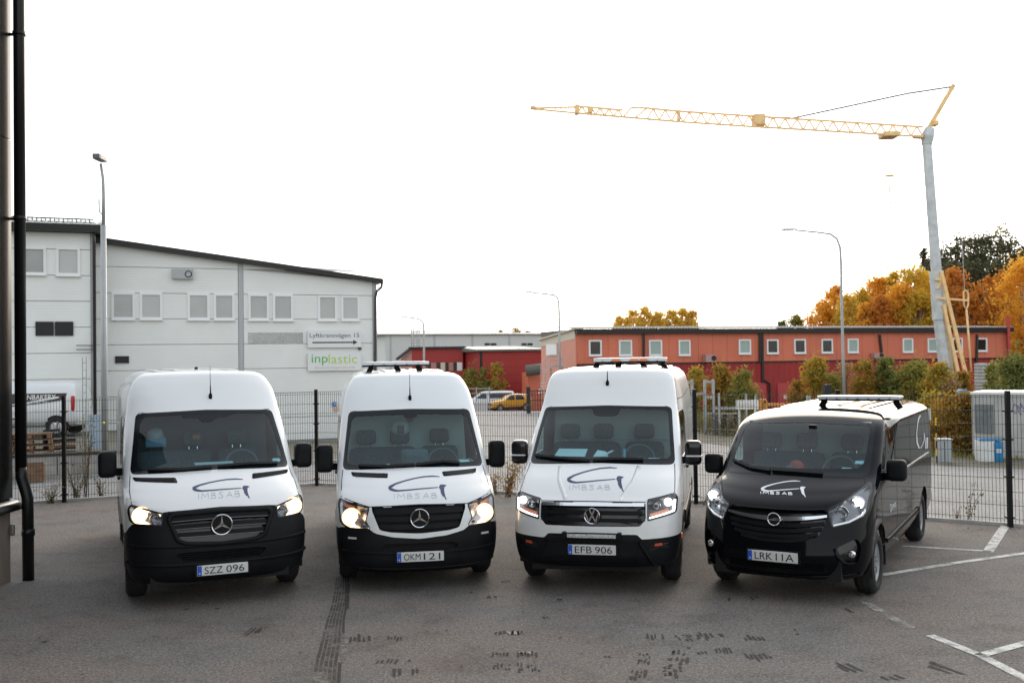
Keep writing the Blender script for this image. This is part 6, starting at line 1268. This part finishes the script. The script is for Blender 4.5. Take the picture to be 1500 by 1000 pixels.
def bakery_extra(e, proj):
    for s in (-1,):
        b = MB(); q = [(-1.6,.94),(-1.6,1.40),(1.74,1.40),(1.70,1.20),(1.2,1.10),(.2,1.0)]
        q = resamp(q, .12); b.v += [tuple(proj(p[0],p[1],s,.008)) for p in q]; b.f.append(tuple(range(len(q)))); b.build('livery_band', BROWN, e, True)
        text_on('livery_lettering', 'UNBAKERY', LETW, e, lambda u, v: tuple(proj(.36+u, 1.20+v, s, .014)), 1.04, .16, True, bold=.01); text_on('livery_lettering', 'SCHYSST FIKA VARJE DAG', LETW, e, lambda u, v: tuple(proj(.38+u, 1.06+.03*u+v, s, .014)), 1.04, .06, True, bold=.01)
        MB().rbox(proj(1.93,1.06,s,-.03), (.13,.12,.5), .05, 4).build('tail_light', TAIL, e, True, True)
        b = MB(); b.bar(proj(-1.2,.60,s,.01), proj(.28,.60,s,.01), .05, .03); b.build('side_rail', VENTB, e, True)
bk = at(86,632,33.0); car('parked_van', 'white bakery van with dark UNBAKERY livery behind the fence at left', (bk.x-1.22, 33.0, tz+.005), R(4), [(-2.0,.4,.9,.7),(-1.9,.3,1.1,.84),(-1.2,.28,1.3,.87),(-.7,.28,1.72,.87),(.2,.28,1.80,.87),(1.4,.28,1.80,.87),(1.85,.3,1.74,.85),(1.97,.34,1.5,.83),(2.02,.45,.8,.78)], CARW, (-1.28,1.42), .31, [], bakery_extra, cat='van', wx=.76)
# ------------------------------------------------------------------ things in the yards
WOOD = mat('pallet_wood', (.22,.13,.075), .85, var=.3, vscale=6); GREYW = mat('weathered_wood', (.16,.145,.13), .9, var=.3, vscale=6); BLKC = mat('black_crate_plastic', (.02,.021,.022), .6); WHITEB = mat('white_board', (.70,.71,.69), .5, var=.06, vscale=2); BLUEP = mat('blue_plastic', (.01,.19,.42), .4); GREYP = mat('grey_cabinet', (.36,.39,.41), .5, var=.06, vscale=2); ORG = mat('orange_steel', (.62,.24,.03), .5, var=.12); TRANSPB = mat('pale_blue_sheet', (.38,.47,.55), .5, var=.06)
def pallet(loc, rz, w, d, m, parent):
    b = empty('pallet', loc, rz); b.parent = parent
    for i in range(5): y = -d/2+d*(i+.5)/5; MB().box(-w/2,w/2,y-d*.085,y+d*.085,.115,.14).build('deck_board', m, b, True)
    for i in range(3): x = (i-1)*(w/2-.05); MB().box(x-.05,x+.05,-d/2,d/2,.02,.112).build('bearer', m, b, True)
    return b
p = at(46,665,25.6); ps_ = empty('pallet_stack', (p.x,25.6,tz), R(22), 'stack of brown wooden pallets on the terrace under the bakery van', 'pallets')
for i in range(4): pallet((rnd.uniform(-.03,.03),0,.14*i+.003*i), rnd.uniform(-.03,.03), 1.0, .8, WOOD, ps_)
for i, (px, nst) in enumerate(((76,4),(99,3))):
    p = at(px,668,25.9+.3*i)
    for k in range(nst):
        c = empty('crate', (p.x,25.9+.3*i,tz+.16*k), R(22), ['lowest','second lowest','third','topmost'][k if nst == 4 else (k if k < 2 else 3)] + (' crate in the left stack by the wooden pallets' if i == 0 else ' crate in the right stack behind the fence post'), 'crate', 'stacked crates by the pallets'); MB().box(-.19,.19,-.15,.15,0,.02).build('crate_floor', BLKC, c, True)
        for q in ((-.2,-.19,-.16,.16),(.19,.2,-.16,.16),(-.19,.19,-.16,-.15),(-.19,.19,.15,.16)): b = MB(); b.box(*q,.0,.045); b.box(*q,.11,.152); b.build('crate_side', BLKC if k != 1 else WOOD, c, True)
p = at(46,694,23.4); cr_ = empty('wooden_crate', (p.x,23.4,gz(p.x,23.4)+.006), R(22), 'brown slatted wooden crate before the low concrete wall', 'crate')
for i in range(5):
    for q in ((-.26,.26,-.24,-.22),(-.26,.26,.22,.24)): MB().box(q[0]-.004*i,q[1]+.004*i,q[2],q[3],.02+.085*i,.095+.085*i).build('slat', WOOD, cr_, True)
    for q in ((-.28,-.262,-.22,.22),(.262,.28,-.22,.22)): MB().box(*q,.02+.085*i,.095+.085*i).build('slat', WOOD, cr_, True)
p = at(143,684,27.5); b = MB(); n = 12
ub = empty('sheet_panel', (p.x,27.5,gz(p.x,27.5)), R(20), 'pale blue corrugated sheet leaning by the lamp post', 'panel'); w_ = .42
for i in range(n+1): x = -w_/2+w_*i/n; y = .02*(i % 2); b.v += [(x,y,0),(x,y,1.45)]
for i in range(n): b.f.append((2*i,2*i+2,2*i+3,2*i+1))
b.build('sheet', TRANSPB, ub, True)
p = at(124,600,26.8); l_ = empty('ladder', (p.x,26.8,tz), 0, 'thin grey ladder standing by the white office block', 'ladder'); bb_ = MB()
for s in (-.05,.05): bb_.bar((s,0,0), (s,0,2.5), .02)
for k in range(12): bb_.bar((-.05,0,.15+.2*k), (.05,0,.15+.2*k), .015)
bb_.build('ladder_frame', GALV, l_, True)
# gate and concrete block by the yard entrance
p0, p1 = at(771.5,600,68), at(800,600,68); gt = empty('steel_gate', (p0.x,68,gz(p0.x,68)), 0, 'dark steel gate with thick post beside the yellow SUV', 'gate'); zg = gz(p0.x,68)
MB().box(p0.x,p0.x+.26,67.8,68.1,zg,zg+1.8).build('gate_post', VENTB, gt)
for z in (.15,.85,1.5): MB().box(p0.x+.263,p1.x+.5,67.94,68.0,zg+z,zg+z+.06).build('gate_rail', VENTB, gt)
for i in range(9): x = p0.x+.36+i*.18; MB().box(x,x+.04,67.945,67.995,zg+.213,zg+1.497).build('gate_bar', VENTB, gt)
p0, p1 = at(684,592,88), at(714,588.5,88); cbk = MB().box(p0.x,p1.x,88,88.5,gz(p0.x,88),p1.z).build('concrete_barrier', mat('white_concrete', (.55,.55,.53), .8)); tag(cbk, 'white concrete barrier left of the parked white van', 'barrier')
f2 = empty('yard_fence', (at(690,585,90).x,90,-2), 0, 'grey pipe fence behind the white concrete barrier', 'fence'); 
for i, px in enumerate((684,698,717)): q = at(px,585,90); MB().bar((q.x,90,-2.1), (q.x,90,at(px,566,90).z), .09).build('post', GALV, f2)
for yy in (569,576): MB().bar(at(684,yy,90), at(722,yy,90), .07).build('rail', GALV, f2)
# pallet racks, pallets, sign and barrier left of the black van roof
rk = empty('pallet_rack', (at(1025,640,41).x,41,gz(6.9,41)), 0, 'galvanised pallet rack uprights standing on the verge', 'rack')
zb = gz(7.5,41)
for px in (1003,1013.5,1032,1044.5): q = at(px,556,41); MB().bar((q.x,41,zb), (q.x,41,q.z), .11, .09).build('upright', GALV, rk)
for (x0, x1, yy) in ((1003,1013.5,560),(1032,1044.5,559),(1013.5,1032,577),(1003,1013.5,580),(1003,1013.5,612),(1032,1044.5,582),(1032,1044.5,606),(1044,1078,598)): MB().bar(at(x0,yy,41), at(x1,yy,41), .06, .09).build('beam', GALV, rk)
for px, yt in ((1053,576),(1092.5,577),(1107,578)): q = at(px,yt,40); b = MB().bar((q.x,40,gz(q.x,40)), tuple(q), .09, .06).build('marker_post', GALV); tag(b, {1053:'grey post between rack uprights and white sign',1092.5:'thin post behind the left half of the white sign',1107:'thin post behind the right half of the white sign'}[px], 'post')
p = at(1063,622,40.5); ps2 = empty('pallet_stack', (p.x,40.5,gz(p.x,40.5)), 0, 'stack of weathered grey pallets behind the fence near the white sign', 'pallets')
for i in range(6): pallet((rnd.uniform(-.04,.04),0,.145*i), 0, .95, .8, GREYW, ps2)
p0, p1 = at(1078,586,38), at(1111,599,38); sb = empty('sign_board', ((p0.x+p1.x)/2,38,gz(p0.x,38)), 0, 'white board sign with faded orange lettering over the black van', 'sign')
MB().box(p0.x,p1.x,37.98,38.02,p1.z,p0.z).build('board', WHITEB, sb); text_on('sign_lettering', 'lamina', mat('faded_orange_print', (.66,.42,.25), .5), sb, lambda u, v: (p0.x+.12*(p1.x-p0.x)+u, 37.977, p1.z+.22*(p0.z-p1.z)+v), (p1.x-p0.x)*.72, (p0.z-p1.z)*.5)
for px in (1083,1106): q = at(px,599,38.06); MB().bar((q.x,38.06,gz(q.x,38)), (q.x,38.06,p0.z), .06).build('leg', WHITEB, sb)
ob_ = empty('orange_barrier', (at(1150,596,44).x,44,gz(10,44)), 0, 'orange steel barrier frame behind the black van roof', 'barrier')
for (q0, q1, w_) in (((1112,587),(1122,587),.16),((1114,587),(1114,606),.14),((1121,587),(1121,606),.16),((1122,592),(1192,594),.12),((1150,593),(1150,606),.10),((1186,594),(1186,606),.1)): MB().bar(at(*q0,44), at(*q1,44), w_).build('frame_bar', ORG, ob_)
for px in (1184,1215): q = at(px,580,38); b = MB().bar((q.x,38,gz(q.x,38)), tuple(q), .16, .08).build('marker_post', GALV); tag(b, 'white post over the left end of the black van roof' if px == 1184 else 'white post left of the curved lamp post', 'post')
q = at(1160,575,45); b = MB().bar((at(1212,590,45).x,45,gz(11,45)), tuple(at(1211,563,45)), .3).build('gate_pillar', VENTB); tag(b, 'black pillar beside the foot of the curved lamp post', 'post')
# white graffiti wall, bins and cabinet at right
Wl = Plane2((at(1424,640,28.5).x,28.5), (at(1560,640,27.2).x,27.2)); zt_ = Wl.hit(1470,578)[1]; zb_ = gz(14,28)-.1
gw = empty('white_wall', (Wl.P(1.5,0).x,28,zb_), 0, 'low white building wall with graffiti and grey doorway at right', 'wall')
MB().wbox(Wl, 0, 6, zb_, zt_, -2.0, 0).build('wall', mat('whitewashed_wall', (.46,.45,.42), .85, var=.16, vscale=1.5), gw); MB().wbox(Wl, -.02, 6, zt_+.003, zt_+.07, -2.02, .03).build('roof_edge', WHITEB, gw)
a0, z1 = Wl.hit(1428,592); a1, z0 = Wl.hit(1456,634); MB().wbox(Wl, a0, a1, z0, z1, .0, .04).build('doorway', mat('grey_door', (.16,.18,.18), .6, var=.2), gw)
for i, (cx, cy) in enumerate(((1487,598),(1493,600),(1498,597))): a_, z_ = Wl.hit(cx,cy); b = MB(); b.tube([Wl.P(a_+.06*math.cos(t*.9+i), z_+.13*math.sin(t*.9), .01) for t in range(7)], .012, 5); b.build('graffiti', mat('purple_graffiti', (.22,.16,.34), .7), gw)
p = at(1447,642,27.0); bn = empty('collection_bin', (p.x,27.0,gz(p.x,27)), R(-8), 'white and blue collection bin by the white wall', 'bin'); MB().rbox((-.08,0,.30), (.42,.4,.58), .03, 4).build('bin_body', WHITEB, bn, True); MB().rbox((.2,-.02,.28), (.22,.42,.54), .03, 4).build('bin_end', BLUEP, bn, True); MB().rbox((.02,0,.60), (.60,.44,.05), .02, 3).build('bin_lid', BLUEP, bn, True); MB().box(.14,.26,-.238,-.232,.26,.36).build('bin_label', WHITEB, bn, True)
p = at(1382,646,26.6); cb_ = empty('utility_cabinet', (p.x,26.6,gz(p.x,26.6)), R(-10), 'pale grey utility cabinet on the verge behind black van', 'cabinet'); MB().rbox((0,0,.31), (.36,.3,.60), .015, 3).build('cabinet_body', GREYP, cb_, True); MB().rbox((0,0,.63), (.40,.34,.04), .015, 3).build('cabinet_lid', GREYP, cb_, True); MB().box(-.004,.004,-.155,-.148,.04,.58).build('door_gap', VENTB, cb_, True)
p = at(1371,614,26.4); mp_ = empty('marker_pole', (p.x,26.4,gz(p.x,26.4)), 0, 'yellow and black marker pole behind the grey cabinet', 'post')
for i in range(6): MB().tube([(0,0,.2*i),(0,0,.2*i+.198)], .022, 8).build('pole_band', mat('marker_yellow', (.75,.5,.03), .5) if i % 2 else VENTB, mp_, True)
p = at(1357,598,25.5); q = at(1363,615,25.5); wsn = empty('small_sign', (p.x,25.5,gz(p.x,25.5)), 0, 'small white sign plate behind the black van rear edge', 'sign'); b = MB().box(at(1348,600,25.5).x,q.x,25.48,25.5,q.z,p.z).build('sign_plate', WHITEB, wsn); MB().bar((p.x-.05,25.53,gz(p.x,25.5)), (p.x-.05,25.53,p.z), .04).build('sign_pole', GALV, wsn)
st_ = empty('block_stack', (at(1446,560,50).x,50,gz(18,50)), 0, 'stack of pale wrapped blocks behind bushes right of the crane', 'blocks')
for i in range(9):
    for j in range(2): c = at(1438+16*j,534+4.8*i,50); MB().rbox((c.x,50,c.z), (.50,.6,.15), .03, 3).build('block', mat('pale_wrapped_block', (.42,.43,.41), .7, var=.15, vscale=3), st_)
tp = MB().rbox(at(1412,578,33), (.42,.5,.3), .1, 4, Matrix.Rotation(.35,3,'Y')).build('tarpaulin', mat('blue_tarpaulin', (.03,.17,.33), .6, var=.2), None, smooth=True); tag(tp, 'crumpled blue tarpaulin over the orange bushes', 'tarpaulin')
